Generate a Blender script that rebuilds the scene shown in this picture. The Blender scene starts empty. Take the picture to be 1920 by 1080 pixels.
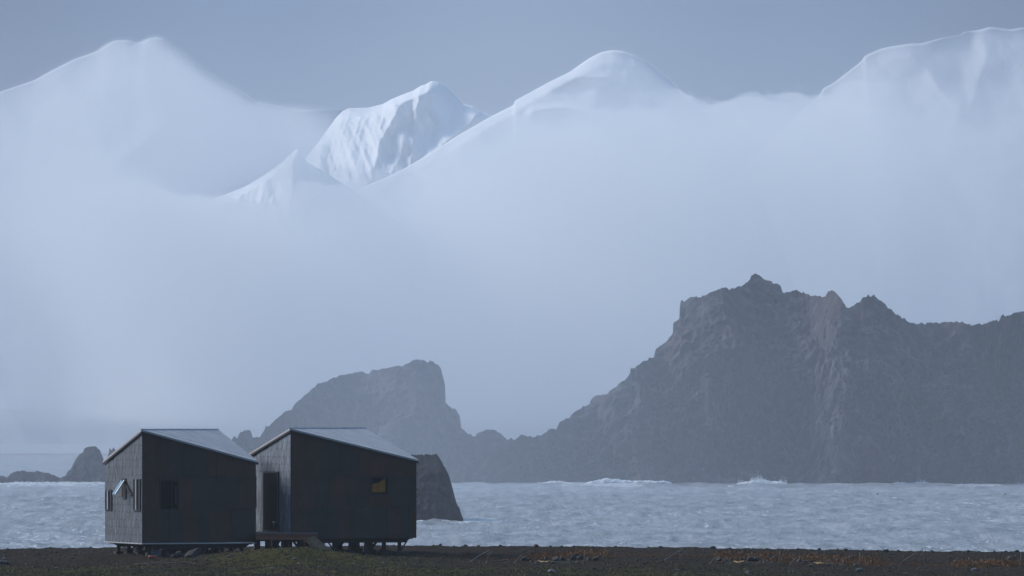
import bpy, bmesh, math, random
import numpy as np
from mathutils import Vector, Matrix

random.seed(7)
RS = np.random.RandomState(11)
F = 12480.0            # focal length in pixels of the 1920-wide photograph
EYE = 12.7             # eye height over the sea (sea level is z = 0)
HZ = 797.0             # row of the horizon
sc = bpy.context.scene
COL = sc.collection

def X(px, d): return (px - 960.0) / F * d
def Z(py, d): return EYE - (py - HZ) / F * d
def P(px, py, d): return Vector((X(px, d), d, Z(py, d)))

# ------------------------------------------------------------------ noise
def _h(ix, iy, iz, seed):
    n = (ix.astype(np.int64) * 374761393 + iy.astype(np.int64) * 668265263 + iz.astype(np.int64) * 2147483647 + seed * 974634777) & 0xFFFFFFFF
    n = ((n ^ (n >> 13)) * 1274126177) & 0xFFFFFFFF
    n = ((n ^ (n >> 16)) * 2246822519) & 0xFFFFFFFF
    n = n ^ (n >> 15)
    return (n & 0xFFFFFF) / float(0xFFFFFF)
def noise(x, y, z=0.0, seed=0):
    x, y, z = np.broadcast_arrays(np.asarray(x, float), np.asarray(y, float), np.asarray(z, float))
    ix, iy, iz = np.floor(x), np.floor(y), np.floor(z)
    fx, fy, fz = x - ix, y - iy, z - iz
    fx, fy, fz = (t * t * t * (t * (t * 6 - 15) + 10) for t in (fx, fy, fz))
    r = 0
    for a in (0, 1):
        for b in (0, 1):
            for c in (0, 1):
                r = r + _h(ix + a, iy + b, iz + c, seed) * (fx if a else 1 - fx) * (fy if b else 1 - fy) * (fz if c else 1 - fz)
    return r * 2 - 1
def fbm(x, y, z=0.0, seed=0, o=4, g=0.5):
    r, a = 0, 1.0
    for i in range(o):
        r = r + a * noise(x * 2.03 ** i, y * 2.03 ** i, np.asarray(z) * 2.03 ** i, seed + i)
        a *= g
    return r
def ridged(x, y, z=0.0, seed=0, o=4, g=0.5):
    r, a = 0, 1.0
    for i in range(o):
        r = r + a * (1 - np.abs(noise(x * 2.07 ** i, y * 2.07 ** i, np.asarray(z) * 2.07 ** i, seed + i)) * 2)
        a *= g
    return r
def sstep(a, b, x):
    t = np.clip((x - a) / (b - a), 0, 1)
    return t * t * (3 - 2 * t)

# ------------------------------------------------------------------ objects
def tag(o, label=None, cat=None, group=None, kind=None):
    if label: o['label'] = label
    if cat: o['category'] = cat
    if group: o['group'] = group
    if kind: o['kind'] = kind
    return o
def empty(name, loc, rz=0.0):
    o = bpy.data.objects.new(name, None); COL.objects.link(o)
    o.location = loc; o.rotation_euler = (0, 0, rz); o.empty_display_size = .2
    return o
def mesh_obj(name, verts, faces, m, parent=None, smooth=False, attrs=None):
    me = bpy.data.meshes.new(name)
    me.from_pydata([tuple(v) for v in verts], [], faces)
    me.update()
    return _fin(name, me, m, parent, smooth, attrs)
def _fin(name, me, m, parent, smooth, attrs=None):
    for mm in (m if isinstance(m, (list, tuple)) else [m]): me.materials.append(mm)
    if smooth: me.polygons.foreach_set('use_smooth', [True] * len(me.polygons))
    if attrs:
        for k, v in attrs.items():
            a = me.attributes.new(k, 'FLOAT', 'POINT'); a.data.foreach_set('value', np.asarray(v, np.float32).ravel())
    o = bpy.data.objects.new(name, me); COL.objects.link(o)
    if parent: o.parent = parent
    return o
def grid_obj(name, V, m, parent=None, smooth=True, attrs=None, close=False):
    """V: (rows, cols, 3) array"""
    r, c = V.shape[:2]
    me = bpy.data.meshes.new(name)
    me.vertices.add(r * c); me.vertices.foreach_set('co', V.reshape(-1).astype(np.float32))
    i = np.arange(r - 1)[:, None] * c + np.arange(c - 1)[None, :]
    q = np.stack([i, i + 1, i + c + 1, i + c], -1).reshape(-1)
    n = (r - 1) * (c - 1)
    me.loops.add(n * 4); me.loops.foreach_set('vertex_index', q.astype(np.int32))
    me.polygons.add(n)
    me.polygons.foreach_set('loop_start', np.arange(n, dtype=np.int32) * 4)
    me.polygons.foreach_set('loop_total', np.full(n, 4, np.int32))
    me.update(calc_edges=True); me.validate()
    return _fin(name, me, m, parent, smooth, attrs)

class MB:
    """collects shapes for ONE mesh"""
    def __init__(s): s.v = []; s.f = []; s.mi = []
    def add(s, v, f, mi=0):
        b = len(s.v); s.v += [Vector(p) for p in v]; s.f += [tuple(b + i for i in q) for q in f]; s.mi += [mi] * len(f)
        return s
    def box(s, a, b, mi=0):
        x0, y0, z0 = a; x1, y1, z1 = b
        return s.add([(x0, y0, z0), (x1, y0, z0), (x1, y1, z0), (x0, y1, z0), (x0, y0, z1), (x1, y0, z1), (x1, y1, z1), (x0, y1, z1)],
                     [(0, 3, 2, 1), (4, 5, 6, 7), (0, 1, 5, 4), (1, 2, 6, 5), (2, 3, 7, 6), (3, 0, 4, 7)], mi)
    def prism(s, poly, off, mi=0):
        """poly: list of 3-D points, off: extrusion vector"""
        n = len(poly); a = [Vector(p) for p in poly]; o = Vector(off)
        return s.add(a + [p + o for p in a], [tuple(range(n))[::-1], tuple(range(n, 2 * n))] + [(i, (i + 1) % n, (i + 1) % n + n, i + n) for i in range(n)], mi)
    def tube(s, pts, rad, n=7, mi=0):
        pts = [Vector(p) for p in pts]
        if not isinstance(rad, (list, tuple)): rad = [rad] * len(pts)
        vs, fs = [], []
        for k, p in enumerate(pts):
            t = (pts[min(k + 1, len(pts) - 1)] - pts[max(k - 1, 0)]).normalized()
            u = t.cross(Vector((0, 0, 1)) if abs(t.z) < .9 else Vector((1, 0, 0))).normalized(); w = t.cross(u)
            for j in range(n):
                a = 2 * math.pi * j / n
                vs.append(p + rad[k] * (math.cos(a) * u + math.sin(a) * w))
        for k in range(len(pts) - 1):
            for j in range(n):
                fs.append((k * n + j, k * n + (j + 1) % n, (k + 1) * n + (j + 1) % n, (k + 1) * n + j))
        fs.append(tuple(range(n))[::-1]); fs.append(tuple(range((len(pts) - 1) * n, len(pts) * n)))
        return s.add(vs, fs, mi)
    def build(s, name, m, parent=None, bevel=0.0, smooth=False):
        o = mesh_obj(name, s.v, s.f, m, parent, smooth)
        bm = bmesh.new(); bm.from_mesh(o.data); bmesh.ops.recalc_face_normals(bm, faces=bm.faces)
        if bevel: bmesh.ops.bevel(bm, geom=bm.edges[:], offset=bevel, segments=1, affect='EDGES')
        bm.to_mesh(o.data); bm.free()
        if isinstance(m, (list, tuple)) and not bevel:
            o.data.polygons.foreach_set('material_index', s.mi)
        return o

# ------------------------------------------------------------------ materials
def new_mat(name):
    m = bpy.data.materials.new(name); m.use_nodes = True
    nt = m.node_tree; nt.nodes.clear()
    out = nt.nodes.new('ShaderNodeOutputMaterial')
    return m, nt, out
def N(nt, t, **kw):
    n = nt.nodes.new(t)
    for k, v in kw.items():
        if hasattr(n, k) and not k.startswith('i_'): setattr(n, k, v)
    return n
def L(nt, a, b): nt.links.new(a, b)
def tex(nt, scale, detail=6, rough=.6, sv=(1, 1, 1), rot=(0, 0, 0), kind='noise', coord='Object'):
    tc = nt.nodes.new('ShaderNodeTexCoord'); mp = nt.nodes.new('ShaderNodeMapping')
    mp.inputs['Scale'].default_value = sv; mp.inputs['Rotation'].default_value = rot
    L(nt, tc.outputs[coord], mp.inputs['Vector'])
    if kind == 'noise':
        t = nt.nodes.new('ShaderNodeTexNoise'); t.inputs['Detail'].default_value = detail; t.inputs['Roughness'].default_value = rough
        r = t.outputs['Fac']
    else:
        t = nt.nodes.new('ShaderNodeTexVoronoi'); r = t.outputs['Distance']
    t.inputs['Scale'].default_value = scale
    L(nt, mp.outputs['Vector'], t.inputs['Vector'])
    return r
def ramp(nt, fac, stops):
    r = nt.nodes.new('ShaderNodeValToRGB')
    e = r.color_ramp.elements
    while len(e) < len(stops): e.new(.5)
    for k, (p, c) in enumerate(stops):
        e[k].position = p; e[k].color = (c[0], c[1], c[2], 1) if hasattr(c, '__len__') else (c, c, c, 1)
    L(nt, fac, r.inputs['Fac']); return r.outputs['Color']
def mix(nt, fac, a, b, mode='MIX'):
    m = nt.nodes.new('ShaderNodeMix'); m.data_type = 'RGBA'; m.blend_type = mode
    for s, v in ((m.inputs[0], fac), (m.inputs[6], a), (m.inputs[7], b)):
        if hasattr(v, 'links'): L(nt, v, s)
        elif hasattr(v, '__len__'): s.default_value = (v[0], v[1], v[2], 1)
        else: s.default_value = v
    return m.outputs[2]
def bump(nt, h, strength, dist):
    b = nt.nodes.new('ShaderNodeBump'); b.inputs['Strength'].default_value = strength; b.inputs['Distance'].default_value = dist
    L(nt, h, b.inputs['Height']); return b.outputs['Normal']
def finish(nt, out, color, rough=.8, metal=0.0, normal=None, spec=.5):
    p = nt.nodes.new('ShaderNodeBsdfPrincipled')
    for key, v in (('Base Color', color), ('Roughness', rough), ('Metallic', metal), ('Specular IOR Level', spec)):
        if hasattr(v, 'links'): L(nt, v, p.inputs[key])
        else: p.inputs[key].default_value = (v[0], v[1], v[2], 1) if hasattr(v, '__len__') else v
    if normal: L(nt, normal, p.inputs['Normal'])
    L(nt, p.outputs[0], out.inputs['Surface']); return p

def simple(name, c, rough=.8, metal=0.0, var=.35, scale=6, sv=(1, 1, 1), bmp=.3, bd=.02, spec=.5, c2=None):
    m, nt, out = new_mat(name)
    n = tex(nt, scale, sv=sv)
    lo = tuple(v * (1 - var) for v in c); hi = c2 if c2 else tuple(v * (1 + var) for v in c)
    finish(nt, out, ramp(nt, n, [(.3, lo), (.7, hi)]), rough, metal, bump(nt, n, bmp, bd), spec)
    return m

M = {}
# facade sheets: each tone is the sheet's own weathered colour, with streaks and stains
def sheet(name, c, rust=.0, rough=.45, metal=.35):
    m, nt, out = new_mat(name)
    big = tex(nt, 1.1, 4, .6); st = tex(nt, 2.2, 5, .7, sv=(5, 5, .5)); fine = tex(nt, 16, 4, .6)
    c = (c[0] * 2.1, c[1] * 1.5, c[2] * 1.1)
    a = mix(nt, ramp(nt, big, [(.35, 0), (.7, 1)]), tuple(v * .40 for v in c), tuple(v * .75 for v in c))
    a = mix(nt, ramp(nt, st, [(.42, 0), (.75, .55)]), a, (c[0] * .6 + .008, c[1] * .6 + .005, c[2] * .6 + .004))
    if rust: a = mix(nt, ramp(nt, tex(nt, 2.0, 6, .65, sv=(1.6, 1.6, .7)), [(.5, 0), (.68, rust * .55)]), a, (.085, .04, .025))
    finish(nt, out, a, ramp(nt, fine, [(.3, rough - .08), (.7, rough + .15)]), metal, bump(nt, fine, .12, .01)); return m
M['sheets'] = [sheet('sheet_brown', (.042, .034, .031), .5), sheet('sheet_slate', (.028, .036, .044), .15), sheet('sheet_blue', (.019, .035, .047), 0),
               sheet('sheet_rust', (.053, .036, .030), .6), sheet('sheet_charcoal', (.033, .034, .038), .3), sheet('sheet_ochre_brown', (.045, .039, .033), .4)]
def galv(nm='galvanised_shingle', k=1.8):
    m, nt, out = new_mat(nm)
    st = tex(nt, 3.0, 5, .7, sv=(7, 7, .45)); big = tex(nt, .9, 3, .5); sp = tex(nt, 26, 3, .6)
    a = ramp(nt, st, [(.38, tuple(k * q for q in (.018, .022, .028))), (.5, tuple(k * q for q in (.040, .047, .058))), (.63, tuple(k * q for q in (.10, .12, .148)))])
    a = mix(nt, ramp(nt, big, [(.45, 0), (.75, .45)]), a, (.07, .07, .07))
    a = mix(nt, ramp(nt, tex(nt, 2.4, 5, .7, sv=(5, 5, .6), rot=(0, 0, .4)), [(.6, 0), (.75, .35)]), a, (.07, .05, .042))
    finish(nt, out, a, .6, .2, bump(nt, sp, .15, .01)); return m
M['galv'] = galv(); M['galv_pale'] = galv('pale_galvanised_shingle', 3.3)
def roofm():
    m, nt, out = new_mat('roof_metal')
    st = tex(nt, 1.4, 5, .6, sv=(1, 1, 1)); a = ramp(nt, st, [(.3, (.37, .355, .355)), (.7, (.49, .47, .47))])
    a = mix(nt, ramp(nt, tex(nt, 7, 5, .7), [(.55, 0), (.8, .4)]), a, (.22, .22, .24))
    finish(nt, out, a, .6, .15, bump(nt, st, .1, .02)); return m
M['roof'] = roofm()
M['trim'] = simple('pale_trim', (.36, .37, .39), .6, .2, .15, 3)
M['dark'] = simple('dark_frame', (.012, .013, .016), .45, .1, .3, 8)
M['void'] = simple('dark_interior', (.006, .006, .008), .9, 0, .2, 4)
M['timber_dark'] = simple('tarred_timber', (.020, .019, .019), .8, 0, .4, 7, (1, 1, .3))
M['timber_brown'] = simple('brown_timber', (.15, .060, .032), .8, 0, .4, 3, (.3, 4, 4), .3, .01)
M['deckboard'] = simple('deck_boards', (.11, .075, .068), .75, 0, .35, 3, (.4, 6, 6), .3, .01)
M['ramp'] = simple('ramp_boards', (.13, .082, .045), .8, 0, .35, 3, (4, .6, 4), .3, .01)
M['drift'] = simple('bleached_driftwood', (.15, .13, .105), .85, 0, .35, 9, (1, 1, 1), .3, .01)
M['drift_red'] = simple('faded_red_wood', (.20, .085, .065), .85, 0, .35, 9)
M['drift_yellow'] = simple('yellowed_wood', (.26, .16, .06), .85, 0, .35, 9)
M['curtain'] = simple('ochre_curtain', (.66, .29, .04), .9, 0, .25, 5, (8, 8, 1), .4, .02)
M['door'] = simple('door_paint', (.010, .009, .012), .8, 0, .25, 3, (3, 3, .5), spec=.1)
M['white'] = simple('white_metal', (.55, .56, .58), .4, .3, .1, 5)
M['crate'] = simple('blue_plastic', (.07, .10, .13), .5, 0, .2, 5)
M['orange_plastic'] = simple('orange_plastic', (.30, .06, .03), .5, 0, .2, 5)
M['bird_dark'] = simple('dark_feathers', (.03, .03, .035), .8, 0, .3, 9)
M['bird_pale'] = simple('pale_feathers', (.6, .58, .5), .8, 0, .1, 9)
M['stone_dark'] = simple('dark_beach_stone', (.016, .015, .015), .85, 0, .5, 5, bmp=.6, bd=.03)
M['stone_pale'] = simple('pale_beach_stone', (.13, .13, .135), .85, 0, .35, 6, bmp=.6, bd=.03)
M['stone_mid'] = simple('grey_beach_stone', (.055, .050, .046), .85, 0, .45, 6, bmp=.6, bd=.03)

def glassm():
    m, nt, out = new_mat('window_glass')
    g = nt.nodes.new('ShaderNodeBsdfGlossy'); g.inputs['Roughness'].default_value = .03; g.inputs['Color'].default_value = (.8, .85, .9, 1)
    t = nt.nodes.new('ShaderNodeBsdfTransparent'); t.inputs['Color'].default_value = (.85, .88, .88, 1)
    fr = nt.nodes.new('ShaderNodeFresnel'); fr.inputs['IOR'].default_value = 1.25
    mx = nt.nodes.new('ShaderNodeMixShader'); L(nt, fr.outputs[0], mx.inputs[0]); L(nt, t.outputs[0], mx.inputs[1]); L(nt, g.outputs[0], mx.inputs[2])
    L(nt, mx.outputs[0], out.inputs['Surface']); return m
M['glass'] = glassm()

def groundm():
    m, nt, out = new_mat('gravel_and_moss')
    a1 = tex(nt, .9, 5, .6); a2 = tex(nt, 5, 5, .7); a3 = tex(nt, 22, 4, .7)
    g = ramp(nt, a3, [(.3, (.010, .0075, .005)), (.52, (.025, .019, .0125)), (.78, (.050, .040, .029))])
    g = mix(nt, ramp(nt, a1, [(.45, 0), (.7, .6)]), g, (.022, .011, .008))
    g = mix(nt, ramp(nt, tex(nt, 8, 4, .7), [(.68, 0), (.76, .6)]), g, (.11, .095, .08))
    mo = ramp(nt, a2, [(.3, (.018, .016, .004)), (.5, (.044, .038, .009)), (.72, (.088, .076, .016))])
    at = nt.nodes.new('ShaderNodeAttribute'); at.attribute_name = 'moss'
    ad = nt.nodes.new('ShaderNodeMath'); ad.operation = 'ADD'; L(nt, at.outputs['Fac'], ad.inputs[0])
    mm = nt.nodes.new('ShaderNodeMath'); mm.operation = 'MULTIPLY_ADD'; L(nt, a2, mm.inputs[0]); mm.inputs[1].default_value = 1.6; mm.inputs[2].default_value = -.8
    L(nt, mm.outputs[0], ad.inputs[1])
    c = mix(nt, ramp(nt, ad.outputs[0], [(.42, 0), (.62, 1)]), g, mo)
    finish(nt, out, c, .92, 0, bump(nt, a3, .7, .04), .03); return m
M['ground'] = groundm()

def rockm(name, base, red, pale, s=1.0):
    m, nt, out = new_mat(name)
    b = tex(nt, .045 * s, 8, .65); f = tex(nt, .35 * s, 8, .7, sv=(1, 1, .55), rot=(0, .6, 0)); v = tex(nt, .16 * s, 7, .7, sv=(1, 1, .35))
    c = ramp(nt, f, [(.36, tuple(x * .25 for x in base)), (.5, base), (.64, pale)])
    c = mix(nt, ramp(nt, b, [(.48, 0), (.66, .75)]), c, red)
    c = mix(nt, ramp(nt, tex(nt, .07 * s, 6, .65, rot=(1, 1, 0)), [(.52, 0), (.66, .5)]), c, (base[0] * .75, base[1] * .95, base[2] * .8))
    c = mix(nt, ramp(nt, v, [(.56, 0), (.75, .35)]), c, tuple(x * .3 for x in base))
    finish(nt, out, c, .95, 0, bump(nt, f, .8, 1.2 / s), .1); return m
M['rock'] = rockm('islet_rock', (.030, .033, .045), (.075, .050, .050), (.12, .115, .125))
M['rock_dark'] = rockm('stack_rock', (.018, .019, .027), (.028, .023, .026), (.038, .038, .045), 1.6)

def snowm(nm='snow', col=(.84, .86, .88)):
    m, nt, out = new_mat(nm)
    f = tex(nt, .035, 8, .7, sv=(1, 1, .28), rot=(0, -.55, 0)); b = tex(nt, .008, 5, .6)
    at = nt.nodes.new('ShaderNodeAttribute'); at.attribute_name = 'rock'
    mm = nt.nodes.new('ShaderNodeMath'); mm.operation = 'MULTIPLY'; L(nt, ramp(nt, f, [(.50, 0), (.62, 1)]), mm.inputs[0]); L(nt, at.outputs['Fac'], mm.inputs[1])
    ex = nt.nodes.new('ShaderNodeMath'); ex.operation = 'SUBTRACT'; ex.use_clamp = True; L(nt, at.outputs['Fac'], ex.inputs[0]); ex.inputs[1].default_value = 1.0
    m3 = nt.nodes.new('ShaderNodeMath'); m3.operation = 'ADD'; m3.use_clamp = True; L(nt, mm.outputs[0], m3.inputs[0]); L(nt, ex.outputs[0], m3.inputs[1]); mm = m3
    c = mix(nt, mm.outputs[0], col, (.24, .27, .33))
    finish(nt, out, c, .7, 0, bump(nt, tex(nt, .07, 9, .7, sv=(1, 1, .4), rot=(0, -.5, 0)), .6 if nm == 'snow' else .34, 5), .2); return m
M['snow'] = snowm(); M['shaded_snow'] = snowm('shaded_snow', (.46, .49, .54)); M['dome_snow'] = snowm('half_shaded_snow', (.66, .69, .73))  # the two duller copies carry cloud shade and haze in their base colour

def seam():
    m, nt, out = new_mat('sea_water')
    at = nt.nodes.new('ShaderNodeAttribute'); at.attribute_name = 'foam'
    n1 = tex(nt, .5, 6, .7, sv=(1.6, .5, 1)); n2 = tex(nt, .22, 6, .7, sv=(1.3, .22, 1))
    mm = nt.nodes.new('ShaderNodeMath'); mm.operation = 'MULTIPLY_ADD'; L(nt, n1, mm.inputs[0]); mm.inputs[1].default_value = 1.5; L(nt, at.outputs['Fac'], mm.inputs[2])
    fo = ramp(nt, mm.outputs[0], [(.88, 0), (1.25 if False else 1.0, 1)])
    c = mix(nt, ramp(nt, n2, [(.38, 0), (.64, 1)]), (.095, .108, .125), (.32, .335, .37))
    c = mix(nt, fo, c, (.55, .58, .60))
    finish(nt, out, c, .38, 0, bump(nt, tex(nt, 2.2, 6, .7, sv=(1.2, .5, 1)), 1.0, .45), .5); return m
M['sea'] = seam()
M['foam'] = simple('sea_foam', (.86, .87, .88), .9, 0, .06, 2)
M['lichen'] = simple('orange_weed', (.15, .065, .022), .95, 0, .6, 6, bmp=.6, bd=.04, c2=(.27, .125, .045))

def volm(name, color, dens, aniso=0.0):
    m, nt, out = new_mat(name)
    v = nt.nodes.new('ShaderNodeVolumePrincipled')
    v.inputs['Color'].default_value = (*color, 1); v.inputs['Density'].default_value = dens; v.inputs['Anisotropy'].default_value = aniso
    L(nt, v.outputs[0], out.inputs['Volume'])
    m.cycles.homogeneous_volume = True
    return m

# ------------------------------------------------------------------ beach
CX = [-400, 0, 200, 480, 780, 1300, 1920, 2400]; CY = [4.90, 4.84, 4.80, 4.74, 4.72, 4.80, 4.98, 5.1]
def ground_z(x, d):
    x = np.asarray(x, float); d = np.asarray(d, float)
    px = 960 + x / np.maximum(d, 150) * F
    g = EYE - np.interp(px, CX, CY)
    xm = (x - X(545, 235)) ; g = g + .36 * np.exp(-(xm / 2.6) ** 2 - ((d - 234) / 5.0) ** 2)
    g = g + .10 * fbm(x * .22, d * .12, 0, 5, 3) * sstep(262, 250, d)
    g = g + .035 * fbm(x * 1.4, d * .9, 0, 21, 3) + .02 * ridged(x * 5, d * 3, 0, 33, 2)
    drop = sstep(259, 292, d)
    return g - drop * 10.5
def ground_pt(px, py):
    ds = np.linspace(203, 262, 600)
    zs = ground_z(X(px, ds), ds)
    pys = HZ + (EYE - zs) * F / ds
    k = np.argmax(pys <= py) if (pys <= py).any() else len(ds) - 1
    d = ds[k]; return Vector((X(px, d), d, float(zs[k])))
def gz(x, d): return float(ground_z(x, d))

xs = np.unique(np.concatenate([np.linspace(-160, -26, 40), np.linspace(-26, 26, 470), np.linspace(26, 160, 40)]))
ds = np.unique(np.concatenate([np.linspace(-30, 195, 60), np.linspace(195, 266, 330), np.linspace(266, 300, 30)]))
GX, GD = np.meshgrid(xs, ds)
GZ = ground_z(GX, GD)
pxg = 960 + GX / np.maximum(GD, 100) * F
pyg = HZ + (EYE - GZ) * F / np.maximum(GD, 100)
moss = .50 * sstep(1050, 1068, pyg) * (.35 + .65 * sstep(-.3, .5, fbm(GX * .35, GD * .12, 0, 51, 2)))
moss = moss + .85 * np.exp(-((GX - X(560, 232)) / 3.6) ** 2 - ((GD - 231) / 8.0) ** 2)
moss = np.clip(moss * (1 - .8 * sstep(1400, 1750, pxg)), 0, 1)
moss = np.where(GD < 195, .5, moss)
tag(grid_obj('ground', np.stack([GX, GD, GZ], -1), M['ground'], attrs={'moss': moss}), 'dark gravel beach with patches of green moss', None, None, 'structure')

# stones -----------------------------------------------------------------
def stone_mesh(seed, sub=2):
    bm = bmesh.new(); bmesh.ops.create_icosphere(bm, subdivisions=sub, radius=1)
    r = random.Random(seed); pl = []
    for k in range(9):
        n = Vector((r.gauss(0, 1), r.gauss(0, 1), r.gauss(0, 1))).normalized(); pl.append((n, r.uniform(.55, .85)))
    for v in bm.verts:
        p = v.co.copy()
        for n, h in pl:
            t = p.dot(n)
            if t > h: p -= n * (t - h)
        v.co = p * (1 + .06 * math.sin(7 * p.x + seed) * math.cos(6 * p.y))
    me = bpy.data.meshes.new('stone'); bm.to_mesh(me); bm.free()
    return me
stones = [stone_mesh(s) for s in range(6)]
def place_stone(p, size, m, name, label, cat, group=None, flat=.6):
    me = random.choice(stones).copy(); me.name = name; me.materials.clear(); me.materials.append(m)
    o = bpy.data.objects.new(name, me); COL.objects.link(o)
    s = size; o.scale = (s * random.uniform(.8, 1.25), s * random.uniform(.8, 1.2), s * flat)
    o.rotation_euler = (0, 0, random.uniform(0, 6)); o.location = (p.x, p.y, p.z + s * flat * .35)
    return tag(o, label, cat, group)
crest_px = [14, 57, 83, 106, 133, 170, 752, 826, 851, 873, 897, 938, 968, 1005, 1032, 1053, 1076, 1112, 1140, 1190, 1216, 1239, 1262, 1303, 1337, 1369, 1397, 1437, 1470, 1536, 1563, 1585, 1608, 1645, 1661, 1684, 1708, 1748, 1791, 1815, 1841, 1865, 1886, 1907]
for k, px in enumerate(crest_px):
    d = random.uniform(256, 259)
    x = X(px, d)
    place_stone(Vector((x, d, gz(x, d))), random.choice([.05, .06, .08, .11]), M['stone_dark'], 'crest_stone',
                'small dark stone on the beach crest against the sea', 'stone', 'dark stones along the beach crest', .8)
one = [(1035, 1074, .17, 'pale', 'pale flat stone in the moss below the bleached driftwood gunwale'),
       (1605, 1062, .15, 'mid', 'grey stone at the foot of the dark gravel, right of the bird'),
       (1612, 1072, .2, 'mid', 'larger grey flat slab lying low in the moss at right'),
       (1141, 1061, .06, 'pale', 'tiny white pebble right of the first leaning stake'),
       (1223, 1068, .06, 'pale', 'tiny white pebble in the moss, nearer the bottom edge'),
       (1271, 1070, .09, 'pale', 'white rough stone on grey rubble in the moss'),
       (1405, 1076, .16, 'mid', 'grey boulder at the very bottom edge right of the centre'),
       (106, 1066, .07, 'pale', 'pale pebble in the moss at far left'),
       (8, 1049, .10, 'pale', 'white stone beside a dark rock at the left edge'),
       (5, 1058, .22, 'dark', 'dark rock at the left edge of the beach'),
       (855, 1063, .07, 'dark', 'black stone between the second hut and the guyed stake'),
       (560, 1058, .08, 'pale', 'pale stone in the mossy mound below the deck ramp'),
       (552, 1050, .10, 'mid', 'grey stone on top of the mossy mound'),
       (510, 1068, .08, 'pale', 'small pale stone low on the mossy mound'),
       (719, 1057, .08, 'pale', 'pale stone in front of the second hut'),
       (430, 1045, .10, 'mid', 'grey stone on the mossy mound beside the first hut'),
       (274, 1059, .10, 'mid', 'light brown stone in the gravel below the first hut'),
       (1827, 1070, .14, 'pale', 'pale stone in the gravel near the right edge'),
       (1520, 1062, .10, 'mid', 'grey stone right of the second driftwood heap')]
for px, py, s, k, lab in one:
    place_stone(ground_pt(px, py), s, M['stone_' + k], 'beach_stone', lab, 'stone', None, .5)

def stone_soup(n, region, sizes, m, name, label, seed, flat=.6):
    r = random.Random(seed); vs, fs = [], []
    base = [[(v.co.copy()) for v in me.vertices] for me in [stone_mesh(100 + s, 1) for s in range(4)]]
    faces = [tuple(p.vertices) for p in stone_mesh(100, 1).polygons]
    pts = []
    for i in range(n):
        px, d = region(r); x = X(px, d); pts.append((x, d))
    zz = ground_z(np.array([p[0] for p in pts]), np.array([p[1] for p in pts]))
    for (x, d), z in zip(pts, zz):
        s = sizes(r); a = r.uniform(0, 6.28); ca, sa = math.cos(a), math.sin(a); b = len(vs)
        ex, ey = r.uniform(.7, 1.4), r.uniform(.7, 1.2)
        for v in r.choice(base):
            qx, qy = v.x * s * ex, v.y * s * ey
            vs.append((x + qx * ca - qy * sa, d + qx * sa + qy * ca, z + (v.z + .3) * s * flat))
        fs += [tuple(b + j for j in f) for f in faces]
    return tag(mesh_obj(name, vs, fs, m), label, None, None, 'stuff')
stone_soup(1500, lambda r: (r.uniform(-60, 1980), r.triangular(204, 260, 226)), lambda r: r.choice([.015, .02, .025, .04]), M['stone_mid'], 'gravel', 'grey gravel scattered over the dark beach', 3)
stone_soup(3200, lambda r: (r.uniform(-60, 1980), r.triangular(206, 261, 252)), lambda r: r.choice([.02, .03, .05, .07]), M['stone_dark'], 'shingle', 'dark shingle covering the back of the beach', 4)

# moss tufts --------------------------------------------------------------
def moss_tufts(n, seed):
    r = random.Random(seed); vs, fs = [], []
    cand = []
    while len(cand) < n:
        px = r.uniform(-40, 1960); d = r.uniform(205, 246); x = X(px, d)
        mo = math.exp(-((x - X(560, 232)) / 3.4) ** 2 - ((d - 230) / 8) ** 2)
        py = HZ + 4.78 * F / d
        low = .45 * max(0, min(1, (py - 1052) / 16)) * (1 - .8 * max(0, min(1, (px - 1400) / 400)))
        cl = float(noise(x * .8, d * .4, 0, 77)) * .5 + .5
        if r.random() < max(mo, low) * cl * 1.3: cand.append((x, d))
    a = np.array(cand); zz = ground_z(a[:, 0], a[:, 1])
    for (x, d), z in zip(cand, zz):
        for k in range(5):
            t = r.uniform(0, 6.28); h = r.uniform(.02, .06); w = r.uniform(.012, .03)
            ox, oy = r.uniform(-.06, .06), r.uniform(-.06, .06); lx, ly = r.uniform(-.04, .04), r.uniform(-.04, .04)
            b = len(vs)
            vs += [(x + ox - w * math.cos(t), d + oy - w * math.sin(t), z - .01), (x + ox + w * math.cos(t), d + oy + w * math.sin(t), z - .01), (x + ox + lx, d + oy + ly, z + h)]
            fs.append((b, b + 1, b + 2))
    return vs, fs
mt = simple('moss_leaves', (.045, .046, .014), .9, 0, .6, 1.2, bmp=.1, c2=(.13, .13, .035))
v_, f_ = moss_tufts(11000, 9)
tag(mesh_obj('moss', v_, f_, mt), 'low green and yellow moss on the gravel', None, None, 'stuff')

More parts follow.
